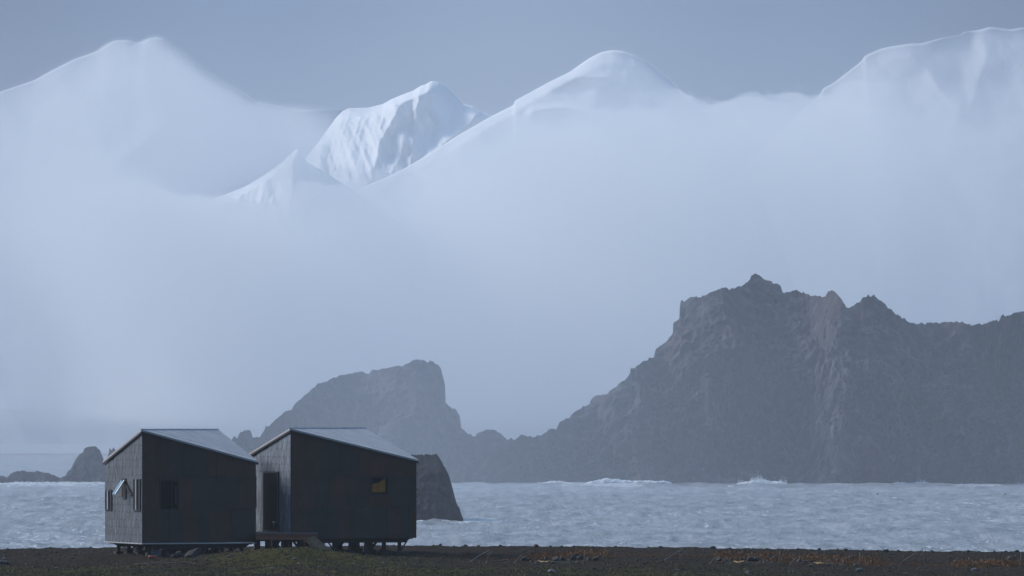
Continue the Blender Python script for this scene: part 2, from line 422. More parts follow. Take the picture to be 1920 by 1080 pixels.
# ------------------------------------------------------------------ huts
def plan(C_px, R_px, L_px, D):
    """side length and turn of a square cabin whose three near corners stand at these columns"""
    rR, rL, cx = (R_px - 960) / F, (L_px - 960) / F, X(C_px, D)
    p, q = rR * D - cx, rL * D - cx            # a - rR b = p ;  -b - rL a = q
    a = (p - rR * q) / (1 + rR * rL); b = -q - rL * a
    return math.hypot(a, b), math.atan2(b, a)
def build_hut(C_px, D, W, th, low, top_c, top_r, panels, label):
    """low / top_c / top_r: metres under eye level of wall bottom, tall and low corners"""
    ground = min(gz(X(C_px, D), D), EYE - low - .45)
    root = empty('cabin', (X(C_px, D), D, ground), th)
    tag(root, label, 'cabin', None)
    b0 = EYE - low - ground
    zt, zl = b0 + low - top_c, b0 + low - top_r
    T = .13
    def u_of(px): return (px - C_px) / (W_px) * W
    # body shell (sits T behind the facade sheets)
    body = MB()
    i = T
    zc = zt - .05; zr = zl - .05
    body.add([(i, i, b0), (W - i, i, b0), (W - i, W - i, b0), (i, W - i, b0), (i, i, zc - .02), (W - i, i, zr), (W - i, W - i, zc - .02), (i, W - i, zr)],
             [(0, 3, 2, 1), (0, 1, 5, 4), (1, 2, 6, 5), (2, 3, 7, 6), (3, 0, 4, 7), (4, 5, 6), (4, 6, 7)])
    body.build('inner_wall', M['void'], root)
    return root, b0, zt, zl, T

def front_panels(root, W, b0, zt, zl, T, rows, holes):
    """rows: list of (z0, z1, [u bounds], [tone indices]); the last row runs up to the roof line"""
    mb = MB(); g = .004; r = random.Random(5)
    for (z0, z1, us, tones) in rows:
        for k in range(len(us) - 1):
            u0, u1 = us[k] + g, us[k + 1] - g
            if any(h[0] < (u0 + u1) / 2 < h[1] and z0 >= h[2] - .02 and z1 is not None and z1 <= h[3] + .02 for h in holes): continue
            segs = [(z0 + g, None if z1 is None else z1 - g)]
            for h in holes:
                if z1 is not None and h[0] - .02 <= u0 and u1 <= h[1] + .02:
                    segs = []
                    if h[2] - z0 > .05: segs.append((z0 + g, h[2] - g))
                    if z1 - h[3] > .05: segs.append((h[3] + g, z1 - g))
            o = r.uniform(0, .006)
            for a, b in segs:
                ta = b if b is not None else zt + (zl - zt) * u0 / W - .05
                tb = b if b is not None else zt + (zl - zt) * u1 / W - .05
                mb.prism([(u0, T + .001, a), (u1, T + .001, a), (u1, T + .001, tb), (u0, T + .001, ta)], (0, -T - o, 0), tones[k])
    return mb.build('front_cladding', M['sheets'], root)

def shingles(root, W, b0, zt, zl, T, ncol, rowh, skip, mm='galv'):
    """fish-scale metal shingles on the left gable wall (local x = 0, running along local y)"""
    mb = MB(); r = random.Random(8); cw = W / ncol
    mb2 = MB()
    mb2.prism([(T + .001, .0, b0), (T + .001, W, b0), (T + .001, W, zl - .05), (T + .001, 0, zt - .05)], (-T + .02, 0, 0))
    mb2.build('gable_backing', M[mm], root)
    nrow = int((zt - b0) / rowh) + 1
    for j in range(nrow):
        zb = b0 + j * rowh
        sh = (j % 2) * .5
        for k in range(-1, ncol + 1):
            y0 = max(0.0, (k + sh) * cw); y1 = min(W, (k + 1 + sh) * cw)
            if y1 - y0 < .06: continue
            if any(s[0] < (y0 + y1) / 2 < s[1] and s[2] < zb + rowh * .5 < s[3] for s in skip): continue
            ym = (y0 + y1) / 2; top = zb + rowh * 1.08
            def rf(y): return zt + (zl - zt) * y / W - .06
            if zb > rf(y1) - .04: continue
            ta, tb = min(top, rf(y0)), min(top, rf(y1))
            o1 = .007 + r.uniform(0, .004)
            pts = [(-o1, y0 + .004, zb + .05), (-o1, y0 + .06, zb), (-o1, y1 - .06, zb), (-o1, y1 - .004, zb + .05), (-.003, y1 - .004, tb), (-.003, y0 + .004, ta)]
            mb.prism(pts, (.02, 0, 0))
    return mb.build('shingle_cladding', M[mm], root)

def roof(root, W, zt, zl):
    e = .07; t = .07
    zc = zt + 0.0
    s = (zl - zt) / W
    def corner(x, y, z): return Vector((x, y, z))
    C = corner(-e, -e, zt - .0); R = corner(W + e, -e, zl + s * e); B = corner(W + e, W + e, zt); Lc = corner(-e, W + e, zl + s * e)
    C.z = zt - abs(s) * 0 ; B.z = zt
    mb = MB(); up = Vector((0, 0, t))
    mb.add([C, R, B, Lc, C + up, R + up, B + up, Lc + up], [(0, 2, 1), (0, 3, 2), (4, 5, 6), (4, 6, 7), (0, 1, 5, 4), (1, 2, 6, 5), (2, 3, 7, 6), (3, 0, 4, 7)])
    ro = mb.build('roof', M['roof'], root)
    # seams running across the visible slope
    sm = MB()
    for k in range(1, 9):
        f = k / 9
        a = C.lerp(B, f) + up; b = R.lerp(B, f) + up
        sm.tube([a + Vector((0, 0, .002)), b + Vector((0, 0, .002))], .006, 4)
        a = C.lerp(B, f) + up; b = C.lerp(Lc, f) + up
        sm.tube([a + Vector((0, 0, .002)), b + Vector((0, 0, .002))], .006, 4)
    sm.build('roof_seam', M['roof'], ro)
    mb = MB(); mb.tube([C + up, B + up], .03, 6); mb.build('ridge_cap', M['trim'], ro)
    # fascia strips hanging under the sheet edge
    mb = MB()
    dn = Vector((0, 0, -.06)); 
    for a, b, n in ((C, R, Vector((0, .03, 0))), (Lc, C, Vector((.03, 0, 0)))):
        mb.prism([a + n * .3, b + n * .3, b + n * .3 + dn, a + n * .3 + dn], n)
    mb.build('fascia', M['dark'], ro)
    mb = MB()
    for a, b, n in ((C, R, Vector((0, -.012, 0))),):
        mb.prism([a + Vector((0, 0, .012)), b + Vector((0, 0, .012)), b + up * .9, a + up * .9], n)
    mb.build('eave_trim', M['trim'], ro)
    return ro

def underframe(root, W, b0, trim, npx, npy, seed, chamfer=False):
    r = random.Random(seed)
    if trim:
        mb = MB(); mb.box((-.03, -.03, b0 - .05), (W + .02, .10, b0 - .004)); mb.box((-.03, .10, b0 - .05), (.10, W, b0 - .004))
        mb.build('skirting_strip', M['trim'], root)
    mb = MB(); zz = b0 - .055 if trim else b0 - .004
    a = .16
    mb.prism([(a, a, zz), (W - a, a, zz), (W - a - .22, a, zz - .16), (a + .35, a, zz - .16)], (0, .14, 0))
    mb.prism([(a, W - a, zz), (W - a, W - a, zz), (W - a - .22, W - a, zz - .16), (a + .35, W - a, zz - .16)], (0, -.14, 0))
    for k in range(3):
        x = a + .5 + k * (W - 1.4) / 2
        mb.box((x, a + .15, zz - .13), (x + .12, W - a - .15, zz - .002))
    mb.box((.1, .1, zz - .03), (W - .1, W - .1, zz - .001))
    mb.build('floor_beam', M['timber_dark'], root)
    inv = root.matrix_basis.inverted(); mw = Matrix.Translation(root.location) @ Matrix.Rotation(root.rotation_euler.z, 4, 'Z')
    for iy in range(npy):
        for ix in range(npx):
            x = .45 + ix * (W - .95) / (npx - 1) + r.uniform(-.06, .06); y = .35 + iy * (W - .7) / (npy - 1) + r.uniform(-.05, .05)
            wp = mw @ Vector((x, y, 0)); zg = gz(wp.x, wp.y) - root.location.z
            mb = MB(); s = .055
            mb.box((x - s, y - s, zg - .1), (x + s, y + s, zz - .12))
            mb.box((x - .13, y - .13, zg - .1), (x + .13, y + .13, zg + .09 + r.uniform(0, .06)))
            if (ix + iy) % 2 == 0:
                mb.tube([(x, y - s, zg + .12), (x + .28 * r.choice((-1, 1)), y - s, zz - .1)], .028, 5)
            mb.build('pile', M['timber_dark'], root)
    return

def frame_rect(mb, plane, u0, u1, z0, z1, w, out, dep):
    """rectangular frame of bar width w on wall 'front' (y=0) or 'left' (x=0)"""
    for a, b, c, d in ((u0, u0 + w, z0, z1), (u1 - w, u1, z0, z1), (u0 + w, u1 - w, z0, z0 + w), (u0 + w, u1 - w, z1 - w, z1)):
        if plane == 'front': mb.box((a, -out, c), (b, dep, d))
        else: mb.box((-out, a, c), (dep, b, d))

# ---- first (left) cabin
D1 = 240.0; W1, TH1 = plan(267, 480, 197, D1)
root1, b0, zt, zl, T = (None,) * 5
W_px = 213.0
root1, b0, zt, zl, T = build_hut(267, D1, W1, TH1, 4.25, .23, 1.37, None, 'left cabin of grey and black metal on short piles, with an open sash')
def fz1(px, py):       # front wall of cabin 1: pixel -> local (u, z)
    t = (px - 267) / 213.0; d = D1 + t * W1 * math.sin(TH1)
    return t * W1, b0 + 4.25 - (py - HZ) / F * d
def lz1(px, py):
    t = (267 - px) / 70.0; d = D1 + t * W1 * math.cos(TH1)
    return t * W1, b0 + 4.25 - (py - HZ) / F * d
def U1(zx): return fz1(180 + zx / 3.857, 900)[0]
s1 = fz1(370, 957.6)[1]; s2 = fz1(370, 895.4)[1]
wu0, wz1 = fz1(298.2, 898); wu1, wz0 = fz1(336.3, 957)
wz0 = s1; wz1 = s2 - .06
front_panels(root1, W1, b0, zt, zl, T, [
    (b0, s1, [0, U1(440), U1(530), U1(630), U1(750), U1(808), U1(980), W1], [0, 4, 1, 5, 2, 0, 1]),
    (s1, s2, [0, wu0, wu1, U1(692), U1(925), U1(1040), W1], [0, 4, 3, 1, 4, 0]),
    (s2, None, [0, U1(510), U1(632), U1(808), U1(870), U1(985), W1], [0, 4, 1, 3, 3, 5])], [(wu0, wu1, wz0, wz1)])
shingles(root1, W1, b0, zt, zl, T, 10, .27, [])
mb = MB(); mb.prism([(W1 - T - .001, 0.14, b0), (W1 - T - .001, W1, b0), (W1 - T - .001, W1, zt - .05), (W1 - T - .001, .14, zl - .05)], (T, 0, 0))
mb.build('side_cladding', M['sheets'][1], root1)
mb = MB(); mb.box((-.012, -.014, b0), (.03, .02, zt - .02)); mb.build('corner_trim', M['dark'], root1)
roof(root1, W1, zt, zl)
underframe(root1, W1, b0, True, 6, 4, 1)
# front window: black opening, frame, casement leaf swung open at its right side
mb = MB(); frame_rect(mb, 'front', wu0 + .003, wu1 - .003, wz0 + .003, wz1 - .003, .05, .012, .10)
w = mb.build('window', M['dark'], root1)
mb = MB(); frame_rect(mb, 'front', wu1 - .30, wu1 - .06, wz0 + .06, wz1 - .06, .03, -.05, .085); mb.build('casement', M['timber_dark'], w)
mb = MB(); mb.box((wu0 + .055, .112, wz0 + .055), (wu1 - .055, .118, wz1 - .055)); mb.build('pane', M['glass'], w)
mb = MB(); mb.box((wu1 - .135, .03, wz0 + .25), (wu1 - .115, .05, wz0 + .86)); mb.build('latch_bar', M['crate'], w)
# left wall slots
def slot(px0, px1, py0, py1, bright=None, root=root1, f=lz1):
    a, z1 = f(px1, py0); b, z0 = f(px0, py1)
    mb = MB(); frame_rect(mb, 'left', a, b, z0, z1, min(.05, (b - a) * .2), .045, .02)
    w = mb.build('window', M['dark'], root)
    mb = MB(); mb.box((-.034, a + .03, z0 + .04), (-.026, b - .03, z1 - .04)); mb.build('pane', M['void'], w)
    return w, a, b, z0, z1
for q in ((251.8, 264.5, 898, 957.5, .46, .11), (198.9, 211, 918.7, 956.3, .45, .13)):
    w, a, b, z0, z1 = slot(*q[:4])
    mb = MB(); y = a + (b - a) * q[4]; mb.box((-.085, y - (b - a) * q[5] * .5, z0 + .03), (-.046, y + (b - a) * q[5] * .5, z1 - .02)); mb.build('mullion', M['trim'], w)
w, a, b, z0, z1 = slot(230.4, 237.8, 896.7, 934.8)
# awning sash hinged at its top and tilted far out, with its stay; a dark sliver is added as its shadow on the wall
mb = MB(); H_ = z1 - .08
mb.prism([(-.05, a, H_), (-.05, a + .06, H_), (-.40, a + .06, H_ - .52), (-.40, a, H_ - .52)], (-.045, 0, .02)); sa = mb.build('sash', M['white'], w)
mb = MB(); mb.prism([(-.06, a + .07, H_), (-.06, b, H_), (-.40, b, H_ - .5), (-.40, a + .07, H_ - .5)], (-.02, 0, .0)); mb.build('pane', M['glass'], sa)
mb = MB(); mb.prism([(-.055, a - .02, H_ - .03), (-.055, a + .14, H_ + .0), (-.055, a - .86, H_ - .52), (-.055, a - .42, H_ - .52)], (-.03, 0, 0)); mb.build('sash_shadow', M['dark'], w)
# small shutter box standing out on the far side wall
mb = MB(); mb.box((W1 + .001, .25, 0), (W1 + .10, .9, 0)) if False else mb.box((W1 + .001, .22, fz1(480, 952)[1]), (W1 + .10, .9, fz1(480, 893)[1])); mb.build('side_shutter', M['dark'], root1)

# ---- second (right) cabin
D2 = 242.0; W2, TH2 = plan(545.3, 781, 452, D2)
W_px = 236.0
root2, b0, zt, zl, T = build_hut(545.3, D2, W2, TH2, 4.14, .185, 1.335, None, 'right cabin of brown and black metal, with a door and ochre curtain')
def fz2(px, py):
    t = (px - 545.3) / 236.0; d = D2 + t * W2 * math.sin(TH2)
    return t * W2, b0 + 4.14 - (py - HZ) / F * d
def lz2(px, py):
    t = (545.3 - px) / 93.0; d = D2 + t * W2 * math.cos(TH2)
    return t * W2, b0 + 4.14 - (py - HZ) / F * d
def U2(zx): return fz2(460 + zx / 3.856, 900)[0]
s1 = fz2(640, 951.7)[1]; s2 = fz2(640, 893.3)[1]
wu0 = U2(900); wu1 = U2(1037); wz1 = s2 - .005; wz0 = fz2(711, 929)[1]
front_panels(root2, W2, b0, zt, zl, T, [
    (b0, s1, [0, U2(445), U2(510), U2(670), U2(785), U2(1025), U2(1130), U2(1190), W2], [0, 4, 2, 5, 2 if False else 1, 0, 2, 5]),
    (s1, s2, [0, U2(387), U2(513), U2(615), U2(728), wu0, wu1, W2], [0, 0, 1, 5, 4, 0, 1]),
    (s2, None, [0, U2(555), U2(690), U2(835), U2(895), U2(1020), U2(1180), W2], [0, 1, 4, 3, 3, 0, 5])], [(wu0, wu1, wz0, wz1)])
dy0, dz1 = lz2(522.8, 886.8); dy1, dz0 = lz2(497, 995.8)
shingles(root2, W2, b0, zt, zl, T, 11, .27, [], 'galv_pale')
mb = MB(); mb.prism([(W2 - T - .001, 0.14, b0), (W2 - T - .001, W2, b0), (W2 - T - .001, W2, zt - .05), (W2 - T - .001, .14, zl - .05)], (T, 0, 0))
mb.build('side_cladding', M['sheets'][1], root2)
mb = MB(); mb.box((-.012, -.014, b0), (.03, .02, zt - .02)); mb.build('corner_trim', M['dark'], root2)
roof(root2, W2, zt, zl)
underframe(root2, W2, b0, False, 7, 4, 2, True)
mb = MB(); frame_rect(mb, 'left', dy0 - .06, dy1 + .05, dz0 - .02, dz1 + .05, .06, .055, .02); dr = mb.build('door_frame', M['dark'], root2)
mb = MB(); mb.box((-.04, dy0, dz0 + .04), (-.028, dy1 - .01, dz1 - .01)); door = mb.build('door', M['door'], root2)
mb = MB(); hy, hz = lz2(518.5, 979); mb.box((-.10, hy - .03, hz - .03), (-.045, hy + .12, hz + .03)); mb.tube([(-.07, hy + .02, hz), (-.08, hy + .10, hz - .12)], .018, 6); mb.build('handle', M['white'], door)
mb = MB(); frame_rect(mb, 'front', wu0 + .004, wu1 - .004, wz0 + .004, wz1 - .006, .06, .02, .11); w = mb.build('window', M['dark'], root2)
mb = MB()
cu0, cu1, cz0, cz1 = U2(915), U2(1020), fz2(710, 780 + 552 / 3.856)[1], fz2(710, 780 + 450 / 3.856)[1]
nn = 14; top = []
for k in range(nn + 1):
    t = k / nn; u = cu0 + (cu1 - cu0) * t
    zz = cz0 + (cz1 - cz0) * (.52 + .48 * t ** 1.4 + .05 * math.sin(t * 9)); top.append((u, .10 + .012 * math.sin(k * 1.9), zz))
vs = []; 
for (u, y, z) in top: vs += [(u, y, cz0), (u, y, z)]
cu = mesh_obj('curtain', vs, [(2 * k, 2 * k + 2, 2 * k + 3, 2 * k + 1) for k in range(nn)], M['curtain'], w)
so = cu.modifiers.new('thickness', 'SOLIDIFY'); so.thickness = .012; so.offset = 1
mb = MB(); mb.box((wu0 + .065, .070, wz0 + .065), (wu1 - .065, .076, wz1 - .067)); mb.build('pane', M['glass'], w)

# ---- deck between the cabins
dk = empty('timber_deck', (X(480, 241), 241, gz(X(480, 241), 241)))
tag(dk, 'brown timber deck platform at the door between the two cabins', 'deck')
o = dk.location; dz = EYE - 3.905 - o.z
def wl2(u, y):   # local point of cabin 2 -> world xy
    c, s = math.cos(TH2), math.sin(TH2); return (root2.location.x + u * c - y * s, root2.location.y + u * s + y * c)
pA = (X(479.5, 240.4), 240.55); pB = (X(595.5, 240.4), 240.4)
pC = wl2((595.5 - 545.3) / 236 * W2, -.04); pD = wl2(-.06, -.04); pE = wl2(-.06, W2 * .62)
pF = (X(476, 243.4), 243.4)
rel = lambda p, z: (p[0] - o.x, p[1] - o.y, z)
mb = MB(); mb.prism([rel(p, dz) for p in (pA, pB, pC, pD, pE, pF)], (0, 0, -.06)); mb.build('deck_boards', M['deckboard'], dk)
mb = MB(); mb.prism([rel((pA[0], pA[1] + .02), dz - .062), rel((pB[0] - .02, pB[1] + .02), dz - .062), rel((pB[0] - .02, pB[1] + .02), dz - .24), rel((pA[0], pA[1] + .02), dz - .24)], (0, .06, 0))
mb.prism([rel((pB[0] - .03, pB[1] + .09), dz - .062), rel((pC[0] - .03, pC[1] - .03), dz - .062), rel((pC[0] - .03, pC[1] - .03), dz - .22), rel((pB[0] - .03, pB[1] + .09), dz - .22)], (-.05, 0, 0))
mb.build('fascia_board', M['timber_brown'], dk)
mb = MB()
for q in ((485, 242.2), (530, 241.6), (560, 241.7), (590, 241.6), (500, 243), (520, 243.2), (545, 241.9)):
    x = X(q[0], q[1]); zg = gz(x, q[1]) - o.z
    m2 = MB(); m2.box((x - o.x - .06, q[1] - o.y - .06, zg - .1), (x - o.x + .06, q[1] - o.y + .06, dz - .065)); m2.build('pile', M['timber_dark'], dk)
for px in (507, 569):
    x = X(px, 240.4) - o.x; zg = gz(X(px, 240.3), 240.3) - o.z
    m2 = MB(); m2.tube([(x + .02, 240.38 - o.y, dz - .12), (x + .06, 240.30 - o.y, zg - .05)], .035, 6); m2.build('post', M['timber_brown'], dk)
# ramp leaning on the deck edge
g = ground_pt(622, 1034)
rp = empty('ramp', g); tag(rp, 'sloping brown board ramp leaning on the front of the deck', 'ramp')
a = Vector((X(572, 240.3), 240.35, EYE - 4.10)) - g; a2 = Vector((X(590, 240.6), 240.36, EYE - 4.0)) - g
bpt = Vector((X(606, 238), 239.1, gz(X(606, 238), 239.1) + .03)) - g; b2 = Vector((X(628, 239), 239.3, gz(X(628, 239), 239.3) + .03)) - g
mb = MB()
nb = 4
for k in range(nb):
    f0, f1 = k / nb + .01, (k + 1) / nb - .01
    mb.prism([a.lerp(a2, f0), a.lerp(a2, f1), bpt.lerp(b2, f1), bpt.lerp(b2, f0)], (0, 0, -.04))
mb.build('ramp_boards', M['ramp'], rp)
mb = MB(); mb.tube([a - Vector((.02, 0, .06)), bpt - Vector((.02, 0, .03))], .035, 5); mb.tube([a2 + Vector((.02, 0, -.06)), b2 + Vector((.0, 0, -.03))], .035, 5); mb.build('stringer', M['timber_brown'], rp)

# things lying under and in front of the cabins
g = ground_pt(293, 1043)
cr = MB(); s = .16
cr.box((g.x - s, g.y - s, g.z), (g.x + s, g.y + s, g.z + .03))
for a, b in (((-s, -s), (s, -s + .02)), ((-s, s - .02), (s, s)), ((-s, -s + .02), (-s + .02, s - .02)), ((s - .02, -s + .02), (s, s - .02))):
    for z0, z1 in ((.03, .07), (.09, .13), (.15, .19)): cr.box((g.x + a[0], g.y + a[1], g.z + z0), (g.x + b[0], g.y + b[1], g.z + z1))
for sx in (-1, 1):
    for sy in (-1, 1): cr.box((g.x + sx * s - .02, g.y + sy * s - .02, g.z), (g.x + sx * s + .02, g.y + sy * s + .02, g.z + .195))
tag(cr.build('crate', M['crate'], bevel=0), 'grey blue slatted crate under the left cabin', 'crate')
g = ground_pt(286, 1048)
cn = MB(); cn.tube([(g.x - .14, g.y, g.z + .07), (g.x + .12, g.y + .05, g.z + .07)], [.05, .045], 10); cn.tube([(g.x + .12, g.y + .05, g.z + .07), (g.x + .19, g.y + .06, g.z + .08)], [.045, .02], 8)
tag(cn.build('buoy', M['orange_plastic'], smooth=True), 'small red orange float lying in front of the left cabin', 'float')
a = ground_pt(252, 1060.5); b = ground_pt(392, 1061.5)
mb = MB(); pts = [a.lerp(b, k / 12) for k in range(13)]; pts = [Vector((p.x, p.y, gz(p.x, p.y) + .035)) for p in pts]; mb.tube(pts, .02, 6)
tag(mb.build('pole', M['stone_mid'], smooth=True), 'long thin grey pole lying flat on the gravel below the left cabin', 'pole')
for k, (px, py, s) in enumerate([(312, 1041, .2), (326, 1040, .26), (342, 1042, .3), (352, 1038, .25), (368, 1041, .3), (384, 1038, .26), (333, 1045, .25), (360, 1045, .28), (397, 1037, .2)]):
    place_stone(ground_pt(px, py), s, M['stone_dark'], 'boulder', 'black boulder heaped under the left cabin', 'boulder', 'black boulders heaped under the left cabin', .7)
for k, px in enumerate([610, 622, 634, 641, 655, 668, 676]):
    d = 243.5 + random.uniform(-.5, .8); x = X(px, d)
    place_stone(Vector((x, d, gz(x, d))), random.uniform(.09, .15), M['stone_dark'], 'boulder', 'dark rock under the right cabin', 'boulder', 'dark rocks under the right cabin', .8)
for (p0, p1, lab) in (((335, 1037), (350, 1030), 'pale broken board leaning on boulders under the left cabin'), ((300, 1031), (317, 1027), 'thin pale board propped under the left cabin')):
    a = ground_pt(*p0); b = P(p1[0], p1[1], a.y + .6)
    mb = MB(); dv = (b - a).normalized(); n = Vector((-dv.z, 0, dv.x)) * .035
    mb.prism([a - n, b - n, b + n, a + n], (0, .02, 0)); tag(mb.build('board', M['deckboard']), lab, 'board')

# ------------------------------------------------------------------ driftwood and stakes
def stick(p, px2, py2, r, name, lab, m='drift', bend=.0, group=None, cat='pole'):
    a = ground_pt(*p); b = P(px2, py2, a.y + .05); a = a - Vector((0, 0, .06))
    mid = a.lerp(b, .5) + Vector((bend, 0, 0))
    mb = MB(); mb.tube([a, a.lerp(mid, .5), mid, mid.lerp(b, .5), b], [r * 1.15, r * 1.1, r, r * .95, r * .8], 6)
    return tag(mb.build(name, M[m], smooth=True), lab, cat, group)
def lying(px0, px1, py0, py1, r, name, lab, m='drift', cat='plank'):
    a = ground_pt(px0, py0); b = ground_pt(px1, py1); pts = []
    for k in range(9):
        p = a.lerp(b, k / 8); pts.append(Vector((p.x, p.y + .05 * math.sin(k), gz(p.x, p.y) + r * .9 + .01 * math.sin(k * 1.7))))
    mb = MB(); mb.tube(pts, [r * (.7 + .3 * math.sin(math.pi * (k + .8) / 9.6)) for k in range(9)], 6)
    return tag(mb.build(name, M[m], smooth=True), lab, cat)
def guyed(px, py, where):
    g = ground_pt(px - 2, py)
    root = empty('stake', g); tag(root, 'thin pale forked stake with a slanting brace, ' + where, 'stake')
    t = P(px + 3, py - 22, g.y)
    mb = MB(); mb.tube([(0, 0, -.08), (t - g) * .5 + Vector((-.02, 0, 0)), t - g], [.020, .018, .014], 6); mb.build('post', M['drift'], root)
    mb = MB(); q = P(px + 8, py - 19, g.y + .15) - g; mb.tube([(t - g) * .35, (q + (t - g) * .35) * .5, q], .012, 5); mb.build('fork', M['drift'], root)
    e = ground_pt(px - 36, py + 2) - g
    mb = MB(); mb.tube([e + Vector((0, 0, -.02)), e.lerp(t - g, .5) + Vector((0, 0, .0)), (t - g) * .93], .013, 5); mb.build('brace', M['drift'], root)
guyed(915, 1052, 'right of the second cabin'); guyed(1281, 1048, 'left of the second driftwood heap'); guyed(1727, 1051, 'between the two right hand orange banks')
stick((149, 1040), 151, 1032, .022, 'stake', 'short pale stake alone on the beach left of the cabins', cat='stake')
def heap(x0, dy, where, full=True):
    q = lambda x, y: (x + x0, y + dy)
    stick(q(962, 1056.5), *q(978, 1041), .020, 'driftwood_pole', 'longer pale pole leaning in ' + where, m='drift')
    stick(q(967, 1055), *q(974, 1044), .014, 'driftwood_pole', 'short dark pole leaning in ' + where, m='timber_dark')
    stick(q(1018, 1053), *q(1022.5, 1045), .015, 'driftwood_pole', 'thin short stick standing in ' + where)
    stick(q(1033, 1054), *q(1037, 1045), .017, 'driftwood_pole', 'thicker short stick standing in ' + where)
    stick(q(1000, 1057), *q(1009, 1049.5), .016, 'driftwood_pole', 'low slanting branch in ' + where)
    if full: lying(x0 + 1011, x0 + 1031, dy + 1053.5, dy + 1054, .035, 'plank', 'yellowed plank lying at the front of ' + where, 'drift_yellow')
    lying(x0 + 1033, x0 + 1083, dy + 1056, dy + 1055, .028, 'plank', 'long bleached plank lying along the foot of ' + where)
    lying(x0 + 978, x0 + 995, dy + 1054, dy + 1053, .020, 'plank', 'short reddish plank lying in ' + where, 'drift_red')
    stick(q(1092, 1057), *q(1096.5, 1032), .022, 'stake', 'tall pale stake leaning in ' + where, bend=.03, cat='stake')
    stick(q(1066, 1055), *q(1066, 1048), .03, 'stump', 'stubby pale stump on the plank of ' + where, cat='stump')
    for k, (a, b, s) in enumerate([(983, 1051, .14), (993, 1052, .11), (1006, 1051, .10), (1024, 1050, .13), (1043, 1051, .16), (1054, 1051, .14), (1078, 1049, .2), (1088, 1050, .16), (1104, 1051, .13), (1118, 1051, .14)]):
        place_stone(ground_pt(*q(a, b)), s, M['stone_dark'], 'boulder', 'dark boulder in the hollow of ' + where, 'boulder', 'dark boulders in ' + where, .8)
heap(0, 0, 'the driftwood heap nearest the cabins')
heap(366, 1, 'the second driftwood heap, right of centre')
heap(516, 4, 'the third driftwood heap, under the dark smudge')
heap(818, 5, 'the driftwood heap at the right edge', False)
lying(938, 952, 1052.5, 1050.5, .022, 'plank', 'faded red plank left of the driftwood heap nearest the cabins', 'drift_red')
lying(921, 938, 1056, 1055, .014, 'branch', 'thin dark branch between the forked stake and the red plank', 'timber_dark', 'branch')
lying(897, 913, 1058, 1053.5, .014, 'branch', 'thin pale branch bent at the foot of the forked stake', 'drift', 'branch')

# orange weed / lichen bank on the back of the beach (ragged low growth)
def weed(n, seed):
    r = random.Random(seed); vs, fs = [], []
    pts = []
    while len(pts) < n:
        px = r.uniform(780, 1960)
        band = 1043 + (px - 780) * .0062 + r.gauss(0, 1.5)
        dens = .18
        for c, w in ((1060, 85), (1415, 80), (1575, 85), (1860, 80)):
            dens = max(dens, math.exp(-(abs(px - c) / w) ** 4))
            if abs(px - c) < w: band2 = band + 1.0
        if r.random() < dens: pts.append((px, band, dens))
    for px, py, dn in pts:
        g = ground_pt(px, py) if r.random() < .02 else None
        d = 4.76 * F / (py - HZ); d = min(d, 257); x = X(px, d)
        s = r.uniform(.04, .11) * (1 if dn > .5 else .5)
        pts_z = None
        vs.append((x, d, s)); 
    a = np.array(vs); z = ground_z(a[:, 0], a[:, 1]); out_v, out_f = [], []
    for (x, d, s), zz in zip(vs, z):
        for k in range(7):
            t = r.uniform(0, 6.28); ox, oy, oz = r.gauss(0, s * .8), r.gauss(0, s), abs(r.gauss(0, s * .9)); w = s * r.uniform(.25, .5)
            b = len(out_v); c, sn = math.cos(t), math.sin(t)
            out_v += [(x + ox - w * c, d + oy - w * sn, zz + oz - w * .5), (x + ox + w * c, d + oy + w * sn, zz + oz - w * .3), (x + ox + w * .4 * sn, d + oy, zz + oz + w * .9)]
            out_f.append((b, b + 1, b + 2))
    return out_v, out_f
v_, f_ = weed(6500, 12)
tag(mesh_obj('orange_weed', v_, f_, M['lichen']), 'rusty orange weed growing along the back of the beach', None, None, 'stuff')

